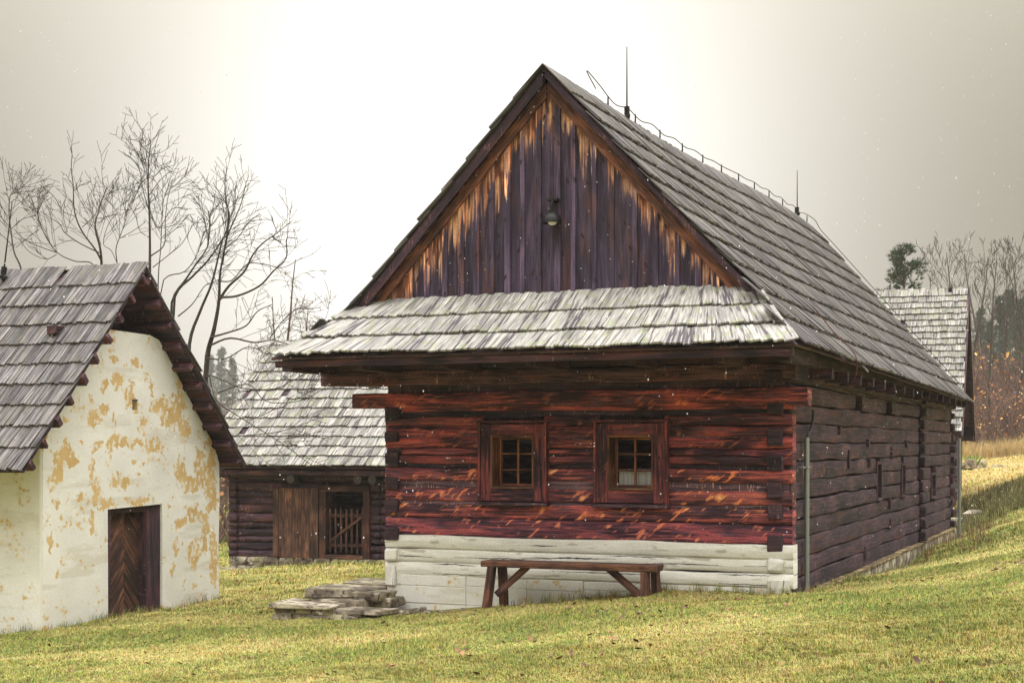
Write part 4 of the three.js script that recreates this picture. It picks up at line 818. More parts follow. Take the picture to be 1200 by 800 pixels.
function rod(name, label, cat, base, h, r, lean = 0, grp) {
  const t = thing(name, label, cat, base, 0, grp);
  mesh('spike', new THREE.CylinderGeometry(r * 0.45, r, h, 8).translate(0, h / 2, 0), M.iron, t);
  mesh('clamp', new THREE.CylinderGeometry(r * 3, r * 3, 0.12, 10).translate(0, 0.1, 0), M.iron, t); mesh('foot', new THREE.BoxGeometry(0.08, 0.05, 0.24).translate(0, 0.0, 0), M.iron, t);
  t.rotation.z = lean; return t;
}
const ridgeAt = q => mix(6.70, 6.96, (q + 0.65) / 17.2) + 0.05 * Math.sin((q + 0.65) / 17.2 * Math.PI * 2.4 + 2.2) - 0.03;
rod('lightning_rod', 'tall thin lightning rod on the big roof ridge near the boarded gable', 'lightning rod', hw(-3.03, ridgeAt(2.75) + 0.02, -2.75), 1.05, 0.014);
rod('lightning_rod', 'thin lightning rod on the big roof ridge towards its rear end', 'lightning rod', hw(-3.03, ridgeAt(14.6) + 0.02, -14.6), 0.98, 0.014);
rod('lightning_rod', 'thin leaning lightning rod on the ridge of the whitewashed outbuilding', 'lightning rod', px(3, 325, 22.35), 1.15, 0.014, -0.12);
{
  const w = thing('ridge_wire', 'lightning conductor wire carried on small holders along the big roof ridge', 'wire', hw(-3.03, ridgeAt(1) + 0.03, -1), TURN);
  const pts = []; const loc = (q, up, dx = 0) => V(dx, ridgeAt(q) - ridgeAt(1) + up, -(q - 1));
  pts.push(loc(1.05, 0.02, 0.12), loc(1.0, 0.27), loc(1.5, 0.2)); for (let q = 2.2; q < 15.9; q += 0.6) pts.push(loc(q, 0.10 + 0.03 * Math.sin(q * 5)));
  pts.push(loc(16.2, 0.05, 0.1)); const bk = (t) => V(3.47 * t, mix(ridgeAt(16.2), 2.8, t) - ridgeAt(1) + 0.1, -(mix(16.2, 17, t) - 1)); for (let t = 0.05; t <= 1; t += 0.08) pts.push(bk(t));
  mesh('wire', new THREE.TubeGeometry(new THREE.CatmullRomCurve3(pts), 220, 0.008, 5), M.iron, w);
  for (let q = 1.9; q < 16; q += 1.25) mesh('holder', new THREE.CylinderGeometry(0.010, 0.014, 0.14, 6).translate(0, 0.05, 0), M.iron, w).position.copy(loc(q, 0));
}
{
  const p = thing('conductor_pipe', 'grey metal conductor pipe clamped to the side wall beside the whitewashed corner', 'pipe', hw(0.07, -0.05, -0.72), TURN);
  mesh('tube', new THREE.CylinderGeometry(0.033, 0.033, 2.0, 12).translate(0, 1.0, 0), M.zinc, p);
  const c = mesh('clamp', new THREE.TorusGeometry(0.04, 0.009, 6, 16).rotateX(Math.PI / 2), M.zinc, p); c.position.y = 1.62; mesh('clamp_arm', new THREE.CylinderGeometry(0.012, 0.012, 0.2, 6).rotateZ(Math.PI / 2).translate(-0.06, 0, 0.1), M.zinc, p).position.y = 1.62;
  mesh('clamp_arm', new THREE.CylinderGeometry(0.01, 0.01, 0.26, 6).rotateX(Math.PI / 2).translate(0.0, 0, 0.12), M.zinc, p).position.y = 1.62;
  mesh('hose', new THREE.TubeGeometry(new THREE.CatmullRomCurve3([V(0, 1.98, 0), V(0, 2.04, -0.06), V(0, 2.08, -0.2), V(0, 2.2, -0.36), V(0, 2.36, -0.4)]), 20, 0.018, 7), M.iron, p);
  const p2 = thing('conductor_pipe', 'thin grey conductor pipe at the far end of the dark side wall', 'pipe', hw(0.16, -0.5, -17.1), TURN); mesh('tube', new THREE.CylinderGeometry(0.035, 0.035, 2.5, 10).translate(0, 1.25, 0), M.zinc, p2); mesh('clamp_arm', new THREE.CylinderGeometry(0.012, 0.012, 0.3, 6).rotateZ(Math.PI / 2).translate(-0.12, 1.3, 0), M.zinc, p2); mesh('clamp_arm', new THREE.CylinderGeometry(0.012, 0.012, 0.3, 6).rotateZ(Math.PI / 2).translate(-0.12, 2.2, 0), M.zinc, p2);
}
{ // wire hanging off the eave
  const e = thing('eave_wire', 'thin rusty wire drooping from the shingle eave by the whitewashed corner', 'wire', hw(0.45, 3.02, -1.9), TURN);
  mesh('wire', new THREE.TubeGeometry(new THREE.CatmullRomCurve3([V(-0.5, 0.7, 0.25), V(-0.2, 0.3, 0.1), V(0.02, 0.05, 0), V(0.05, -0.15, 0), V(0.0, -0.32, 0.02), V(-0.07, -0.42, 0.02)]), 30, 0.007, 5), std({ color: 0x5a2c2c, roughness: 0.8 }), e);
  const f = thing('loose_shingle', 'long loose shingle lath poking out of the big eave', 'shingle', hw(0.36, 3.06, -2.6), TURN); mesh('lath', boxG(-0.45, 0.26, -0.012, 0.012, -0.03, 0.03, { col: [1.3, 1.3, 1.3] }), M.shGrey, f).rotation.z = -0.86;
}

// ---------------------------------------------------------------- bare trees
function grow(acc, pts, r0, r1, lvl, rnd, o) { // draw a limb and let twigs grow from it
  const n = pts.length, rad = pts.map((_, i) => mix(r0, r1, Math.pow(i / (n - 1), 0.8)));
  limb(acc, pts, rad, r0 > 0.05 ? 7 : r0 > 0.02 ? 5 : 3, o.col(rnd));
  if (lvl <= 0) return;
  let total = 0; for (let i = 1; i < n; i++) total += pts[i].distanceTo(pts[i - 1]);
  const count = Math.max(2, Math.round(total * o.dens[lvl] * mix(0.8, 1.2, rnd())));
  for (let c = 0; c < count; c++) {
    const f = mix(o.start ?? 0.2, 0.99, Math.pow(rnd(), 0.8)), k = Math.min(n - 2, Math.floor(f * (n - 1))), q = f * (n - 1) - k;
    const p = pts[k].clone().lerp(pts[k + 1], q), dir = pts[k + 1].clone().sub(pts[k]).normalize();
    const ax = V(rnd() - 0.5, rnd() - 0.5, rnd() - 0.5).cross(dir).normalize();
    const d = dir.clone().applyAxisAngle(ax, mix(0.45, 1.1, rnd())); d.y += o.up; d.normalize();
    const len = Math.min(total * 0.6, o.len[lvl]) * mix(0.35, 1.05, rnd()) * (1 - 0.45 * f), seg = lvl > 1 ? 6 : 4, ps = [p.clone()];
    for (let i = 1; i <= seg; i++) { d.add(V((rnd() - 0.5) * o.kink, (rnd() - 0.5) * o.kink + o.curl, (rnd() - 0.5) * o.kink)).normalize(); ps.push(ps[i - 1].clone().addScaledVector(d, len / seg)); }
    const rb = Math.max(o.min, Math.min(mix(r0, r1, f) * 0.6, len * 0.012 + 0.004));
    grow(acc, ps, rb, o.min, lvl - 1, rnd, o);
  }
}
const barkCol = (lo, hi, tint = [1, 1, 1]) => r => { const t = mix(lo, hi, r()); return tint.map(c => c * t); };
function smooth(pts, n = 4) { return new THREE.CatmullRomCurve3(pts).getPoints((pts.length - 1) * n); }
// trees behind the outbuilding: main limbs follow the photograph (pixel + distance), the twigs grow by themselves
function limbTree(label, base, limbs, seed, o) {
  const t = thing('bare_tree', label, 'tree', base, 0, 'bare trees behind the outbuilding'), rnd = rngs(seed), tr = new Acc(), cr = new Acc();
  limbs.forEach(({ p, d, r, lvl = 2, from }, li) => {
    const ds = Array.isArray(d) ? d : [d, d];
    let w = p.map(([u, v], i) => px(u, v, mix(ds[0], ds[1], i / (p.length - 1))).sub(base)); if (from) w = [from.clone(), ...w];
    for (let i = 1; i < w.length - 1; i++) w[i].z += (rnd() - 0.5) * 0.25;
    grow(r > 0.045 ? tr : cr, smooth(w), r * 0.78, 0.007, 0, rnd, o); grow(cr, smooth(w), 0.004, 0.003, lvl, rnd, { ...o, start: from ? 0.45 : 0.15 });
  });
  mesh('trunk', tr.geo(), M.bark, t); mesh('crown', cr.geo(), M.bark, t); return t;
}
const twO = { dens: [0, 4.2, 2.9], len: [0, 0.8, 1.7], up: 0.06, curl: 0.03, kink: 0.3, min: 0.0048, col: barkCol(0.5, 0.9) };
const cp = a => a.map(([x, y]) => [x / 2.581, y / 2.581 + 150]), z1 = a => a.map(([x, y]) => [x / 4.704, y / 4.704 + 160]), z2 = a => a.map(([x, y]) => [x / 3.6375 + 200, y / 3.6375 + 200]);
{
  const gA = px(232, 600, 29.5); gA.y = groundY(gA.x, gA.z) - 0.1;
  limbTree('spreading bare tree with long arching limbs between outbuilding and barn', gA, [
    { p: z2([[150, 790], [185, 680], [205, 560], [210, 450], [220, 380], [232, 320]]), d: [29.5, 29.3], r: 0.085, from: V(0, 0, 0), lvl: 1 },
    { p: z2([[232, 320], [245, 240], [250, 180], [232, 100], [230, 30]]), d: [29.3, 29], r: 0.03 },
    { p: z2([[218, 400], [240, 290], [280, 200], [300, 130], [322, 42]]), d: [29.3, 29.8], r: 0.03 },
    { p: z2([[80, 740], [120, 600], [170, 480], [205, 350], [225, 290], [245, 240]]), d: [29.9, 29.6], r: 0.06, from: V(0.02, 0.05, -0.2), lvl: 1 },
    { p: z2([[20, 540], [90, 450], [150, 395], [200, 330], [240, 260], [250, 180], [180, 50]]), d: [30.2, 29.6], r: 0.04, from: V(-0.1, 0.6, -0.3) },
    { p: z2([[0, 560], [60, 460], [110, 400], [150, 320], [165, 230], [160, 170]]), d: [30.3, 30.6], r: 0.04, from: V(-0.25, 0.6, -0.4) },
    { p: z2([[205, 550], [250, 490], [310, 430], [350, 360], [385, 310], [440, 270], [520, 210]]), d: [29.4, 28.6], r: 0.04 },
    { p: z2([[205, 540], [290, 535], [370, 490], [440, 430], [490, 370], [500, 290], [540, 290]]), d: [29.4, 28.2], r: 0.035 },
    { p: z2([[170, 710], [240, 690], [320, 660], [370, 600], [430, 570]]), d: [29.4, 28.4], r: 0.03 },
    { p: z2([[165, 745], [260, 715], [350, 730], [430, 720], [550, 745], [640, 690]]), d: [29.5, 28.0], r: 0.03 },
    { p: z2([[420, 715], [480, 640], [540, 590], [610, 590]]), d: [28.3, 27.8], r: 0.018, lvl: 2 },
    { p: z2([[150, 800], [230, 800], [330, 750], [420, 790]]), d: [29.4, 27.6], r: 0.025 },
    { p: [[243, 442], [262, 446], [285, 455], [320, 455], [345, 445], [370, 432]], d: [29.5, 27.5], r: 0.022, from: V(0.05, 1.9, 0) },
    { p: [[245, 440], [255, 470], [275, 485], [300, 500], [330, 520], [365, 545]], d: [29.5, 27.6], r: 0.02 },
    { p: [[255, 460], [290, 450], [312, 470], [350, 470], [380, 455]], d: [29.3, 27.8], r: 0.018 },
    { p: [[262, 512], [290, 510], [325, 506], [350, 498], [372, 490]], d: [29.2, 28], r: 0.014 },
    { p: z2([[30, 620], [90, 570], [150, 480], [190, 480]]), d: [30, 30.3], r: 0.022 },
    { p: z2([[200, 470], [260, 470], [330, 400], [400, 400], [470, 410], [560, 370]]), d: [29.4, 29.8], r: 0.02 },
    { p: z2([[230, 330], [280, 290], [330, 220], [380, 180]]), d: [29.2, 29.6], r: 0.018 },
  ], 901, twO);
  const gB = px(176, 600, 30); gB.y = groundY(gB.x, gB.z) - 0.1;
  limbTree('slender upright bare tree rising just behind the outbuilding ridge', gB, [
    { p: z1([[830, 740], [825, 600], [822, 420], [812, 260], [820, 140], [830, 20]]), d: 30, r: 0.05, from: V(0, 0, 0) },
    { p: z1([[822, 420], [790, 300], [760, 160], [700, 100]]), d: [30, 29.7], r: 0.016 }, { p: z1([[815, 330], [880, 250], [935, 190]]), d: [30, 30.3], r: 0.014 },
    { p: z1([[825, 660], [900, 600], [915, 470], [920, 340], [950, 235]]), d: [30, 30.4], r: 0.022 }, { p: z1([[870, 780], [875, 640], [880, 520], [905, 340], [940, 250]]), d: [30.4, 30.6], r: 0.022, from: V(0.1, 0.4, -0.2) },
    { p: z1([[822, 400], [880, 510], [940, 400], [1020, 390]]), d: [30, 29.6], r: 0.014 }, { p: z1([[800, 300], [740, 230], [690, 180]]), d: 30, r: 0.011 }, { p: z1([[900, 560], [980, 500], [1040, 430]]), d: [30.3, 30], r: 0.012 }, { p: z1([[825, 560], [770, 520], [740, 440], [705, 370]]), d: 30, r: 0.012 },
    { p: z1([[900, 790], [1010, 740], [1090, 650], [1125, 520]]), d: [30.2, 30.4], r: 0.022, from: V(0.15, 0.7, -0.1) }, { p: z1([[840, 720], [950, 640], [1000, 590], [1070, 470]]), d: [30, 30.3], r: 0.014 },
  ], 902, twO);
  const gC = px(118, 600, 31); gC.y = groundY(gC.x, gC.z) - 0.1;
  limbTree('broad bare tree with low fanned limbs behind the outbuilding roof', gC, [
    { p: z1([[555, 720], [555, 620], [530, 500], [540, 400], [590, 270]]), d: 31, r: 0.05, from: V(0, 0, 0) }, { p: z1([[560, 690], [520, 620], [450, 520], [415, 420], [400, 260], [385, 170], [395, 100]]), d: [31, 30.6], r: 0.028 },
    { p: z1([[545, 640], [440, 590], [360, 530], [320, 480], [230, 420]]), d: [31, 30.5], r: 0.02 }, { p: z1([[520, 710], [420, 690], [310, 640], [250, 560], [210, 450], [200, 390]]), d: [31, 30.4], r: 0.022, from: V(-0.1, 0.8, 0) },
    { p: z1([[310, 640], [200, 600], [120, 560], [75, 510]]), d: [30.6, 30], r: 0.014 }, { p: z1([[310, 650], [250, 675], [170, 640], [100, 560]]), d: [30.6, 31], r: 0.012 },
    { p: z1([[415, 440], [340, 410], [300, 330], [215, 265]]), d: [30.6, 30.3], r: 0.011 }, { p: z1([[450, 500], [520, 430], [560, 340]]), d: [30.8, 31], r: 0.011 }, { p: z1([[370, 530], [355, 440], [360, 330]]), d: 30.5, r: 0.01 },
    { p: z1([[638, 720], [640, 620], [670, 540], [685, 440], [675, 360]]), d: [31.3, 31.5], r: 0.022, from: V(0.2, 0.6, -0.2) }, { p: z1([[660, 560], [740, 520], [800, 470]]), d: [31.4, 31.7], r: 0.011 }, { p: z1([[640, 690], [600, 620], [560, 590], [600, 480], [650, 415]]), d: [31.2, 31.4], r: 0.012 }, { p: z1([[403, 300], [440, 270], [500, 245]]), d: 30.6, r: 0.008 }, { p: z1([[555, 600], [500, 400], [478, 310]]), d: 31, r: 0.01 },
  ], 903, twO);
  const gD = px(27, 600, 31); gD.y = groundY(gD.x, gD.z) - 0.1;
  limbTree('small bare tree beside the leaning rod on the outbuilding', gD, [
    { p: z1([[125, 745], [80, 640], [55, 520], [45, 420], [60, 330], [80, 290]]), d: 31, r: 0.03, from: V(0, 0, 0) }, { p: z1([[45, 490], [0, 440], [-60, 400]]), d: 31, r: 0.012 }, { p: z1([[58, 510], [130, 460], [195, 435]]), d: 31, r: 0.01 }, { p: z1([[50, 340], [40, 320], [15, 305]]), d: 31, r: 0.006 }, { p: z1([[75, 610], [0, 540], [-90, 520]]), d: 31, r: 0.014 }, { p: z1([[85, 610], [140, 570], [210, 510]]), d: 31, r: 0.009 },
  ], 904, twO);
}
// free-standing procedural bare tree
function bareTree(h, seed, o) {
  const rnd = rngs(seed), tr = new Acc(), cr = new Acc(), n = 9, pts = [V(0, -0.2, 0)], d = V((rnd() - 0.5) * 0.15, 1, (rnd() - 0.5) * 0.15).normalize();
  for (let i = 1; i <= n; i++) { d.add(V((rnd() - 0.5) * 0.16, 0.04, (rnd() - 0.5) * 0.16)).normalize(); pts.push(pts[i - 1].clone().addScaledVector(d, h / n)); }
  grow(tr, pts, h * 0.014, 0.02, 0, rnd, o); grow(cr, pts, 0.01, 0.008, 3, rnd, o); return [tr.geo(), cr.geo()];
}
function plantTree(name, label, geos, mats, p, s, turn, group) {
  const t = thing(name, label, 'tree', p, turn, group); t.scale.setScalar(s); mesh('trunk', geos[0], mats[0], t); mesh('crown', geos[1], mats[1], t); return t;
}
const gp = (u, d, dy = 0) => { const p = px(u, 500, d); p.y = groundY(p.x, p.z) + dy; return p; };
{
  const o = { dens: [0, 3.4, 2.0, 1.7], len: [0, 1.2, 2.2, 4.2], up: 0.5, curl: 0.02, kink: 0.3, min: 0.012, col: barkCol(0.7, 1.1), start: 0.3 };
  const kinds = [bareTree(11, 31, o), bareTree(10, 32, o), bareTree(12, 33, o)];
  const oB = { ...o, dens: [0, 4.6, 3.2, 2.4], len: [0, 1.3, 2.0, 3.4], up: 0.25, curl: -0.16, min: 0.009, col: barkCol(1.2, 1.6, [1.1, 0.95, 0.95]), start: 0.25 };
  const birch = [bareTree(11, 41, oB), bareTree(10, 42, oB)], mt = [M.bark, M.bark];
  const BR = 'bare trees at the edge of the wood';
  for (const [u, d, s, k, tn] of [[1158, 82, 1.05, 0, 0.4], [1188, 86, 1.05, 1, 2.1], [1138, 88, 1.0, 2, 1], [1120, 96, 1.15, 0, 3.3], [1102, 98, 1.15, 1, 4.2], [1205, 80, 0.95, 2, 5], [1172, 98, 1.1, 1, 0.9], [1225, 92, 1.1, 0, 2.6], [1150, 104, 1.1, 2, 4.4]])
    plantTree('bare_tree', 'tall bare deciduous tree at the wood edge beyond the straw meadow', kinds[k], mt, gp(u, d), s * 0.92, tn, BR);
  for (const [u, d, s, k, tn] of [[312, 70, 1.05, 0, 0.3], [350, 74, 0.92, 1, 1.9], [378, 78, 0.8, 0, 3], [330, 84, 1.05, 1, 4.4]])
    plantTree('birch_tree', 'pale hazy birch with drooping twigs far beyond the barn roof', birch[k], mt, gp(u, d), s, tn, 'birches far beyond the barn');
}
// conifers: whorls of limbs set with short needle sprays
function conifer(h, seed, o) {
  const rnd = rngs(seed), tr = new Acc(), cr = new Acc(); limb(tr, [V(0, -0.2, 0), V(0.03, h * 0.4, 0), V(-0.02, h * 0.75, 0.02), V(0, h, 0)], [h * 0.016, h * 0.011, h * 0.006, 0.01], 7, [0.8, 0.7, 0.65]);
  const spray = (p, d, L, col) => { for (let k = 0; k < o.needles; k++) { const q = d.clone().add(V(rnd() - 0.5, rnd() - 0.35, rnd() - 0.5).multiplyScalar(1.5)).normalize().multiplyScalar(L * mix(0.6, 1.2, rnd())), s = V(rnd() - 0.5, rnd() - 0.5, rnd() - 0.5).cross(q).normalize().multiplyScalar(L * o.wide); const i = cr.v(p.x - s.x, p.y - s.y, p.z - s.z, 0, 0, col); cr.v(p.x + s.x, p.y + s.y, p.z + s.z, 0, 0, col); cr.v(p.x + q.x, p.y + q.y, p.z + q.z, 0, 0, col); cr.i.push(i, i + 1, i + 2); } };
  for (let y = h * o.from; y < h * 0.99; y += o.step * mix(0.7, 1.3, rnd())) {
    const f = (y / h - o.from) / (1 - o.from), R0 = o.shape(f) * h, n = o.whorl;
    for (let k = 0; k < n; k++) {
      if (rnd() < o.gap) continue; const a = rnd() * 6.283, len = R0 * mix(0.5, 1.15, rnd()), d = V(Math.cos(a), o.rise, Math.sin(a)).normalize(), pts = [V(0, y, 0)];
      for (let i = 1; i <= 5; i++) { d.y += o.droop; d.normalize(); pts.push(pts[i - 1].clone().addScaledVector(d, len / 5)); }
      limb(tr, pts, [0.03, 0.02, 0.015, 0.012, 0.01, 0.006].map(r => r * h / 10), 3, [0.7, 0.6, 0.55]);
      for (let i = 1; i <= 5; i++) for (let m = 0; m < o.sprays; m++) { if (o.tip && i < 3 && rnd() < 0.7) continue; const t = mix(0.5, 1.35, rnd()), g = mix(0.7, 1.3, rnd()); spray(pts[i].clone().add(V(rnd() - 0.5, rnd() - 0.4, rnd() - 0.5).multiplyScalar(o.puff)), d, o.needle, [g * t, g * 1.0, g * 0.9]); }
    }
  }
  return [tr.geo(), cr.geo()];
}
{
  const needle = std({ color: 0x3d4a35, roughness: 0.9, side: THREE.DoubleSide, ...vc });
  const pine = conifer(12, 61, { from: 0.42, step: 0.34, whorl: 5, gap: 0.25, rise: 0.35, droop: 0.05, shape: f => 0.17 * Math.pow(1 - f, 0.6) + 0.015, sprays: 5, needles: 9, needle: 0.3, wide: 0.07, puff: 0.5, tip: true });
  const p = plantTree('pine_tree', 'open-crowned green pine rising behind the far shingle roof', pine, [M.bark, needle], gp(1060, 78), 1, 0.6);
  p.scale.setScalar((px(1060, 290, 78).y - p.position.y) / 12);
  plantTree('pine_tree', 'low pine top showing beside the taller pine behind the far shingle roof', pine, [M.bark, needle], gp(1036, 82), p.scale.x * 0.82, 2.4);
  const spr = [62, 63].map(s => conifer(11, s, { from: 0.08, step: 0.3, whorl: 6, gap: 0.25, rise: -0.05, droop: -0.03, shape: f => 0.19 * (1 - f) + 0.01, sprays: 3, needles: 5, needle: 0.32, wide: 0.1, puff: 0.3 }));
  for (const [u, d, s, k] of [[1196, 118, 0.95, 0], [1172, 125, 1.0, 1], [1216, 112, 0.9, 1], [1150, 130, 0.95, 0], [1184, 132, 1.1, 1], [1206, 128, 1.08, 0], [1132, 126, 0.9, 1], [1228, 122, 1.1, 0], [1160, 116, 0.75, 1], [1244, 130, 1.1, 1]])
    plantTree('spruce_tree', 'dark spruce in the wood behind the bare trees', spr[k], [M.bark, needle], gp(u, d + 45), s * 1.3, u, 'spruces of the far wood');
  for (const [u, d, s, k] of [[259, 420, 2.7, 0], [246, 440, 2.6, 1], [272, 450, 2.55, 1]])
    plantTree('spruce_tree', 'faint spruce in the mist between outbuilding and barn roof', spr[k], [M.bark, needle], gp(u, d), s, u, 'misty spruces beyond the barn');
}
// brushwood: many-stemmed brown shrubs
{
  const shrub = seed => { const rnd = rngs(seed), acc = new Acc(), o = { dens: [0, 4.5, 2.6], len: [0, 0.7, 1.3], up: 0.35, curl: 0.02, kink: 0.4, min: 0.011, col: barkCol(0.7, 1.5, [1.1, 0.85, 0.78]), start: 0.15 };
    for (let k = 0; k < 11; k++) { const a = rnd() * 6.283, r = rnd() * 0.7, d = V(Math.cos(a) * 0.5, 1, Math.sin(a) * 0.5).normalize(), h = mix(2.0, 3.6, rnd()), pts = [V(Math.cos(a) * r, -0.1, Math.sin(a) * r)]; for (let i = 1; i < 6; i++) { d.add(V((rnd() - 0.5) * 0.25, 0.02, (rnd() - 0.5) * 0.25)).normalize(); pts.push(pts[i - 1].clone().addScaledVector(d, h / 5)); } grow(acc, pts, 0.025, 0.012, 2, rnd, o); }
    const lf = new Acc(); for (let k = 0; k < 40; k++) { const p = V((rnd() - 0.5) * 3, 0.6 + rnd() * 2.2, (rnd() - 0.5) * 3), a = V(rnd() - 0.5, rnd() - 0.5, rnd() - 0.5).normalize().multiplyScalar(0.07), b = V(rnd() - 0.5, rnd() - 0.5, rnd() - 0.5).cross(a).normalize().multiplyScalar(0.05); const c = rnd() < 0.4 ? [1.6, 1.25, 0.5] : [1.0, 0.62, 0.45]; lf.quad(p.clone().sub(a), p.clone().add(b), p.clone().add(a), p.clone().sub(b), [0, 0, 1, 1], c); }
    return [acc.geo(), lf.geo()]; };
  const kinds = [shrub(71), shrub(72), shrub(73)], leafM = std({ color: 0xb9a07c, roughness: 0.9, side: THREE.DoubleSide, ...vc });
  const put = (u, d, s, k, label, grp) => { const t = thing('shrub', label, 'shrub', gp(u, d), u * 1.7, grp); t.scale.setScalar(s); mesh('stems', kinds[k][0], M.twig, t); mesh('dead_leaves', kinds[k][1], leafM, t); };
  const rnd = rngs(77);
  for (let i = 0; i < 22; i++) put(mix(1128, 1235, (i % 11) / 10) + mix(-5, 5, rnd()), i < 11 ? mix(77, 82, rnd()) : mix(84, 94, rnd()), mix(0.85, 1.3, rnd()) * (i < 11 ? 1 : 1.55), i % 3, 'brown leafless shrub in the thicket along the straw meadow', 'shrubs of the thicket');
  for (let i = 0; i < 9; i++) put(mix(205, 310, i / 8) + mix(-4, 4, rnd()), mix(50, 58, rnd()), mix(1.25, 1.75, rnd()), i % 3, 'reddish leafless shrub behind the end of the barn', 'shrubs behind the barn');
}

// ---------------------------------------------------------------- log cabin across the green, behind the photographer: seen only mirrored in the window panes
{
  const c = thing('log_cabin', 'dark log cabin across the green, mirrored in the window panes', 'cabin', V(-16.5, groundY(-16.5, 0) - 0.2, 0), 2.39);
  const wl = part('log_wall', c), rf = part('roof', c);
  for (let y = 0, k = 0; y < 3.2; k++) { const h = rr(0.24, 0.3), t = rr(0.7, 1.1), col = [t, t * 0.92, t]; for (const [len, x, z, ry] of [[12, -6, 0, 0], [6, 6, 0, Math.PI / 2], [6, -6, -6, -Math.PI / 2], [12, 6, -6, Math.PI]]) { const m = mesh('log', logG(len, h, 0.2, { col, step: 0.6 }), M.dark, wl); m.rotation.y = ry; m.position.set(x, y, z); } y += h + 0.012; }
  for (const sgn of [1, -1]) { const P = (a, s) => { const k = s / 5.4; return V(-6.6 + a, mix(7.0, 3.0, k), -3 + sgn * 3.7 * k); }; shingleRoof(rf, { P, range: () => [0, 13.2], len: 5.4, expo: 0.5, set: shingleSet(12, 0.15, 0.25, 0.72, 0.03, 23, gtone(0.7, 1.1)), mat: M.shGrey, lift: 0.035, seed: 81 + sgn }); slab('board', rf, P(0, 0).add(V(0, -0.05, 0)), P(13.2, 0).add(V(0, -0.05, 0)), P(13.2, 5.35).add(V(0, -0.05, 0)), P(0, 5.35).add(V(0, -0.05, 0)), 0.04, M.dark); }
  for (const x of [-5.95, 5.9]) { const g = prismG([[-6, 3.1], [0, 3.1], [-3, 6.8]], 0, 0.05); g.rotateY(-Math.PI / 2); mesh('gable_boarding', g, M.dark, rf).position.x = x; }
}

// ---------------------------------------------------------------- small ground things
{
  const p = gp(1140, 62); const r = thing('rubble_heap', 'low grey rubble heap with a green tuft on the straw meadow', 'stones', p.setY(p.y - 0.1)); let k = 800;
  for (let i = 0; i < 26; i++) { const x = rr(-1.6, 1.6), h = 0.5 * (1 - Math.abs(x) / 2); const m = mesh('stone', stoneG(rr(0.3, 0.7), rr(0.2, 0.4), rr(0.3, 0.6), k++, 0.15), M.stone, r); m.position.set(x, h * R(), rr(-0.5, 0.5)); m.rotation.y = R() * 6; }
  const a = new Acc(); for (let i = 0; i < 60; i++) { const t = R() * 6.28, q = V(Math.cos(t) * rr(0.1, 0.5), rr(0.25, 0.5), Math.sin(t) * 0.3), o = V(rr(-0.2, 0.2), 0.35, 0.2), s = V(rr(-0.04, 0.04), 0, rr(-0.04, 0.04)).add(V(0.02, 0, 0)); const i0 = a.v(o.x - s.x, o.y, o.z - s.z, 0, 0, [0.5, 0.8, 0.3]); a.v(o.x + s.x, o.y, o.z + s.z, 0, 0, [0.5, 0.8, 0.3]); a.v(o.x + q.x, o.y + q.y, o.z + q.z, 0, 0, [0.6, 0.9, 0.35]); a.i.push(i0, i0 + 1, i0 + 2); }
  mesh('tuft', a.geo(), std({ color: 0xa0a878, side: THREE.DoubleSide, ...vc }), r);
  const g2 = gp(1132, 41); const sl = thing('concrete_slab', 'flat grey slab lying in the scrub past the far end of the big house', 'slab', g2, TURN); mesh('slab', boxG(-0.7, 0.7, 0.0, 0.16, -0.9, 0.9, { jit: 0.02, b: 0.02 }), M.stoneV, sl); mesh('slab', boxG(-0.2, 1.2, 0.165, 0.3, -2.6, -0.95, { jit: 0.02, b: 0.02 }), M.stoneV, sl);
}

// ---------------------------------------------------------------- grass, weeds, fallen leaves, falling snow
const inv = house.matrixWorld.clone().invert(), wb = scene.getObjectByName('whitewashed_outbuilding'), bb = scene.getObjectByName('log_barn'), sb = scene.getObjectByName('shingled_house');
for (const o of [wb, bb, sb]) o.updateMatrixWorld(true);
const invs = [wb, bb, sb].map(o => o.matrixWorld.clone().invert()), tv = V();
function built(x, z) { // inside a building or on the paved step
  tv.set(x, 0, z).applyMatrix4(inv); if (tv.x > -5.56 && tv.x < 0.02 && tv.z < 0.03 && tv.z > -16.9) return true;
  if (tv.x > -6.78 && tv.x < -3.85 && tv.z < 0.86 && tv.z > -1.4) return true; if (tv.x >= -3.85 && tv.x < -2.7 && tv.z < 0.52 && tv.z > -1) return true;
  tv.set(x, 0, z).applyMatrix4(invs[0]); if (tv.x < 0 && tv.x > -7 && tv.z < 0 && tv.z > -4.15) return true;
  tv.set(x, 0, z).applyMatrix4(invs[1]); if (tv.x > -2.1 && tv.x < 8.6 && tv.z < 0.75 && tv.z > -6.8) return true;
  tv.set(x, 0, z).applyMatrix4(invs[2]); if (tv.x < -0.3 && tv.x > -8.5 && tv.z < 0.5 && tv.z > -7) return true;
  return false;
}
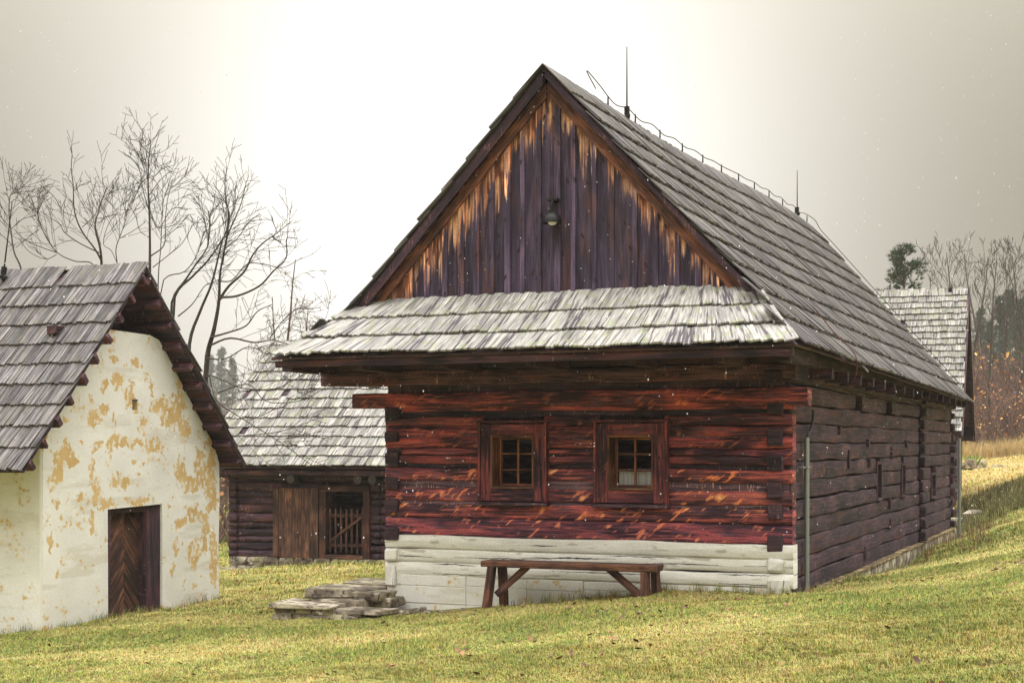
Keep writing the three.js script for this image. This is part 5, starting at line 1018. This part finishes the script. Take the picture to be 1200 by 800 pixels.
function tuftG(n, h, w, spread, seed, lean) {
  const r = rngs(seed), a = new Acc();
  for (let k = 0; k < n; k++) {
    const t = r() * 6.283, o = V(Math.cos(t), 0, Math.sin(t)).multiplyScalar(spread * Math.sqrt(r())), t2 = r() * 6.283, dir = V(Math.cos(t2), 0, Math.sin(t2)), H = h * mix(0.5, 1.15, r()), side = V(-dir.z, 0, dir.x).multiplyScalar(w * mix(0.7, 1.2, r()));
    const ln = lean * mix(0.3, 1.3, r()), m = o.clone().addScaledVector(dir, H * ln * 0.35).add(V(0, H * 0.6, 0)), e = o.clone().addScaledVector(dir, H * ln).add(V(0, H * (1 - 0.25 * ln), 0)), g = mix(0.75, 1.2, r()), y = r() < 0.3 ? [1.35, 1.15, 0.95] : [1, 1, 1], c = y.map(q => q * g);
    const i = a.v(o.x - side.x, -0.01, o.z - side.z, 0, 0, c); a.v(o.x + side.x, -0.01, o.z + side.z, 1, 0, c); a.v(m.x + side.x * 0.7, m.y, m.z + side.z * 0.7, 1, 0.5, c); a.v(m.x - side.x * 0.7, m.y, m.z - side.z * 0.7, 0, 0.5, c); a.v(e.x, e.y, e.z, 0.5, 1, c);
    a.i.push(i, i + 1, i + 2, i, i + 2, i + 3, i + 3, i + 2, i + 4);
  }
  return a.geo();
}
function scatter(name, geo, mat, list, label, cat) {
  const im = new THREE.InstancedMesh(geo, mat, list.length), m = new THREE.Matrix4(), q = new THREE.Quaternion(), e = new THREE.Euler(), c = new THREE.Color();
  list.forEach(([x, y, z, s, sy, ry, col, rx = 0, rz = 0], i) => { m.compose(V(x, y, z), q.setFromEuler(e.set(rx, ry, rz)), V(s, sy, s)); im.setMatrixAt(i, m); im.setColorAt(i, c.setRGB(...col)); });
  im.name = numbered(name); im.castShadow = im.receiveShadow = true; scene.add(im); return tag(im, label, cat, null, 'stuff');
}
{
  const r = rngs(1234), blade = std({ color: 0xffffff, roughness: 0.85, side: THREE.DoubleSide, ...vc });
  const gcol = (x, d) => { // linear blade colours: fresh green, yellow-green, straw; in patches
    const p = vn(x * 0.55 + 80, d * 0.55 + 80, 999, 999, 330) * 0.6 + vn(x * 2.2 + 80, d * 2.2 + 80, 999, 999, 331) * 0.4, k = p + (r() - 0.5) * 0.75;
    let c = mixc([0.17, 0.22, 0.045], [0.37, 0.37, 0.09], sm(0.2, 0.55, k)); c = mixc(c, [0.56, 0.48, 0.2], sm(0.58, 0.95, k)); if (r() < 0.06) c = [0.22, 0.13, 0.07]; return mixc(c, [0.62, 0.52, 0.24], dryAt(x, d) * 0.9).map(q => q * mix(0.8, 1.15, r()));
  };
  const lists = [[], [], []];
  const zone = (d0, d1, dens, s, k) => { const area = 0.42 * (d1 * d1 - d0 * d0) + 4 * (d1 - d0), n = Math.round(area * dens); for (let i = 0; i < n; i++) { const d = Math.sqrt(mix(d0 * d0, d1 * d1, r())), x = (r() * 2 - 1) * (0.42 * d + 2), z = -d; if (built(x, z)) continue; const h = mix(0.6, 1.25, r()) * (0.5 + 0.7 * vn(x * 0.8 + 60, d * 0.8 + 60, 999, 999, 332) + 0.7 * Math.pow(vn(x * 4 + 60, d * 4 + 60, 9999, 9999, 333), 3)); lists[k].push([x, groundY(x, z), z, s * mix(0.8, 1.2, r()), s * h, r() * 6.28, gcol(x, d)]); } };
  zone(5.5, 14, 880, 0.85, 0); zone(14, 21, 620, 1.0, 1); zone(21, 30, 260, 1.25, 2); zone(30, 48, 70, 1.7, 2); zone(48, 92, 26, 2.6, 2);
  const gs = [tuftG(9, 0.042, 0.003, 0.045, 1, 1.2), tuftG(8, 0.045, 0.0036, 0.05, 2, 1.2), tuftG(7, 0.05, 0.0045, 0.06, 3, 1.1)];
  lists.forEach((l, i) => scatter('grass', gs[i], blade, l, ['short yellow-green grass in the foreground', 'short yellow-green grass around the house fronts', 'thin grass and straw of the yard and far meadow'][i], 'grass'));
  // taller weeds along walls, scrub behind the house
  const tall = [], tg = tuftG(10, 0.16, 0.003, 0.05, 4, 0.8), scrub = [];
  const along = (n, x0, z0, x1, z1, M4, j) => { for (let i = 0; i < n; i++) { const t = r(); tv.set(mix(x0, x1, t) + r() * j, 0, mix(z0, z1, t) + r() * j).applyMatrix4(M4); const x = tv.x, z = tv.z; tall.push([x, groundY(x, z), z, mix(0.6, 1.1, r()), mix(0.4, 1.1, r()), r() * 6.28, gcol(x, -z).map(q => q * 0.8)]); } };
  along(90, -2.7, 0.06, 0, 0.06, house.matrixWorld, 0.12); along(160, 0.12, 0, 0.12, -17, house.matrixWorld, 0.15); along(70, 0.04, 0, 0.04, -4.1, wb.matrixWorld, 0.06); along(30, -1.5, 0.04, 0, 0.04, wb.matrixWorld, 0.08); along(30, -3.8, 0.12, -2.8, 0.1, house.matrixWorld, 0.3); along(70, -2, 0.85, 4, 0.85, bb.matrixWorld, 0.2);
  scatter('weeds', tg, blade, tall, 'taller grass tufts along the foot of the walls', 'weeds');
  for (let i = 0; i < 900; i++) { const t = r(), u = mix(1118, 1215, t), d = mix(36, 47, r()) + t * 2, p = px(u, 500, d); if (built(p.x, p.z)) continue; const g = mix(0.5, 1.1, r()), b = r(); scrub.push([p.x, groundY(p.x, p.z), p.z, mix(1.2, 2.6, r()), mix(1.0, 2.2, r()), r() * 6.28, mixc([0.10, 0.085, 0.04], [0.2, 0.2, 0.06], b).map(q => q * g)]); }
  for (let i = 0; i < 160; i++) { const p = hw(rr(0.2, 1.6, r), 0, -rr(9, 17.5, r)); scrub.push([p.x, groundY(p.x, p.z), p.z, mix(0.5, 1.1, r()), mix(0.8, 2.2, r()), r() * 6.28, mixc([0.13, 0.08, 0.045], [0.3, 0.22, 0.1], r())]); }
  for (let i = 0; i < 900; i++) { const u = mix(1130, 1230, r()), d = mix(74, 80, r()), p = px(u, 500, d); scrub.push([p.x, groundY(p.x, p.z), p.z, mix(2, 4.5, r()), mix(2.5, 6, r()), r() * 6.28, mixc([0.36, 0.26, 0.12], [0.58, 0.47, 0.24], r())]); }
  scatter('scrub', tuftG(12, 0.17, 0.0035, 0.09, 5, 0.7), blade, scrub, 'dark dead scrub and dry tall grass beyond the big house', 'scrub');
  // fallen leaves
  const lf = new Acc(); { const pts = [[-1, 0], [-0.5, 0.45], [0.1, 0.55], [0.7, 0.3], [1, 0], [0.6, -0.35], [0, -0.5], [-0.6, -0.4]]; const c0 = lf.v(0, 0.0, 0, 0.5, 0.5, ONE); pts.forEach(([x, z], i) => lf.v(x * 0.045, 0.014 * (Math.abs(z) * 1.6 + x * x * 0.7), z * 0.045, 0.5, 0.5, ONE)); for (let i = 0; i < 8; i++) lf.i.push(c0, c0 + 1 + (i + 1) % 8, c0 + 1 + i); }
  const leaves = []; for (let i = 0; i < 5200; i++) { const d = Math.sqrt(mix(50, 900, r())), x = (r() * 2 - 1) * 0.4 * d, z = -d; if (built(x, z) || r() > 0.05 + 0.75 * sm(-3, 3, x) * sm(0.35, 0.75, vn(x * 0.7 + 30, d * 0.7 + 30, 999, 999, 340))) continue; leaves.push([x, groundY(x, z) + mix(0.012, 0.04, r()), z, mix(0.3, 0.95, r()), mix(0.6, 1.8, r()), r() * 6.28, mixc([0.075, 0.035, 0.03], [0.36, 0.17, 0.10], Math.pow(r(), 1.6)), rr(-0.5, 0.5, r), rr(-0.5, 0.5, r)]); }
  scatter('fallen_leaves', lf.geo(), std({ color: 0xffffff, roughness: 0.8, side: THREE.DoubleSide, ...vc }), leaves, 'curled brown and reddish fallen leaves strewn over the grass', 'leaves');
  // sparse snowflakes in the air
  const fl = []; for (let i = 0; i < 1300; i++) { const d = Math.sqrt(mix(49, 380, r())), x = (r() * 2 - 1) * 0.4 * d, y = EYE + mix(-1.2, 6, r()) * d / 19; const z = -d; tv.set(x, 0, z).applyMatrix4(inv); if (y < groundY(x, z) + 0.1 || (tv.x > -6.8 && tv.x < 0.8 && tv.z < 1.8)) continue; tv.set(x, 0, z).applyMatrix4(invs[0]); if (tv.x < 0.5 && tv.z < 1 && tv.z > -5) continue; const s = mix(0.5, 1.2, r()); fl.push([x, y, z, s, s * mix(1, 1.8, r()), 0, [0.85, 0.86, 0.92], 0, 0.25]); }
  scatter('falling_snow', new THREE.IcosahedronGeometry(0.0032, 0), std({ color: 0xffffff, roughness: 1 }), fl, 'sparse wet snowflakes drifting in front of the houses', 'snow');
}
renderer.render(scene, camera);
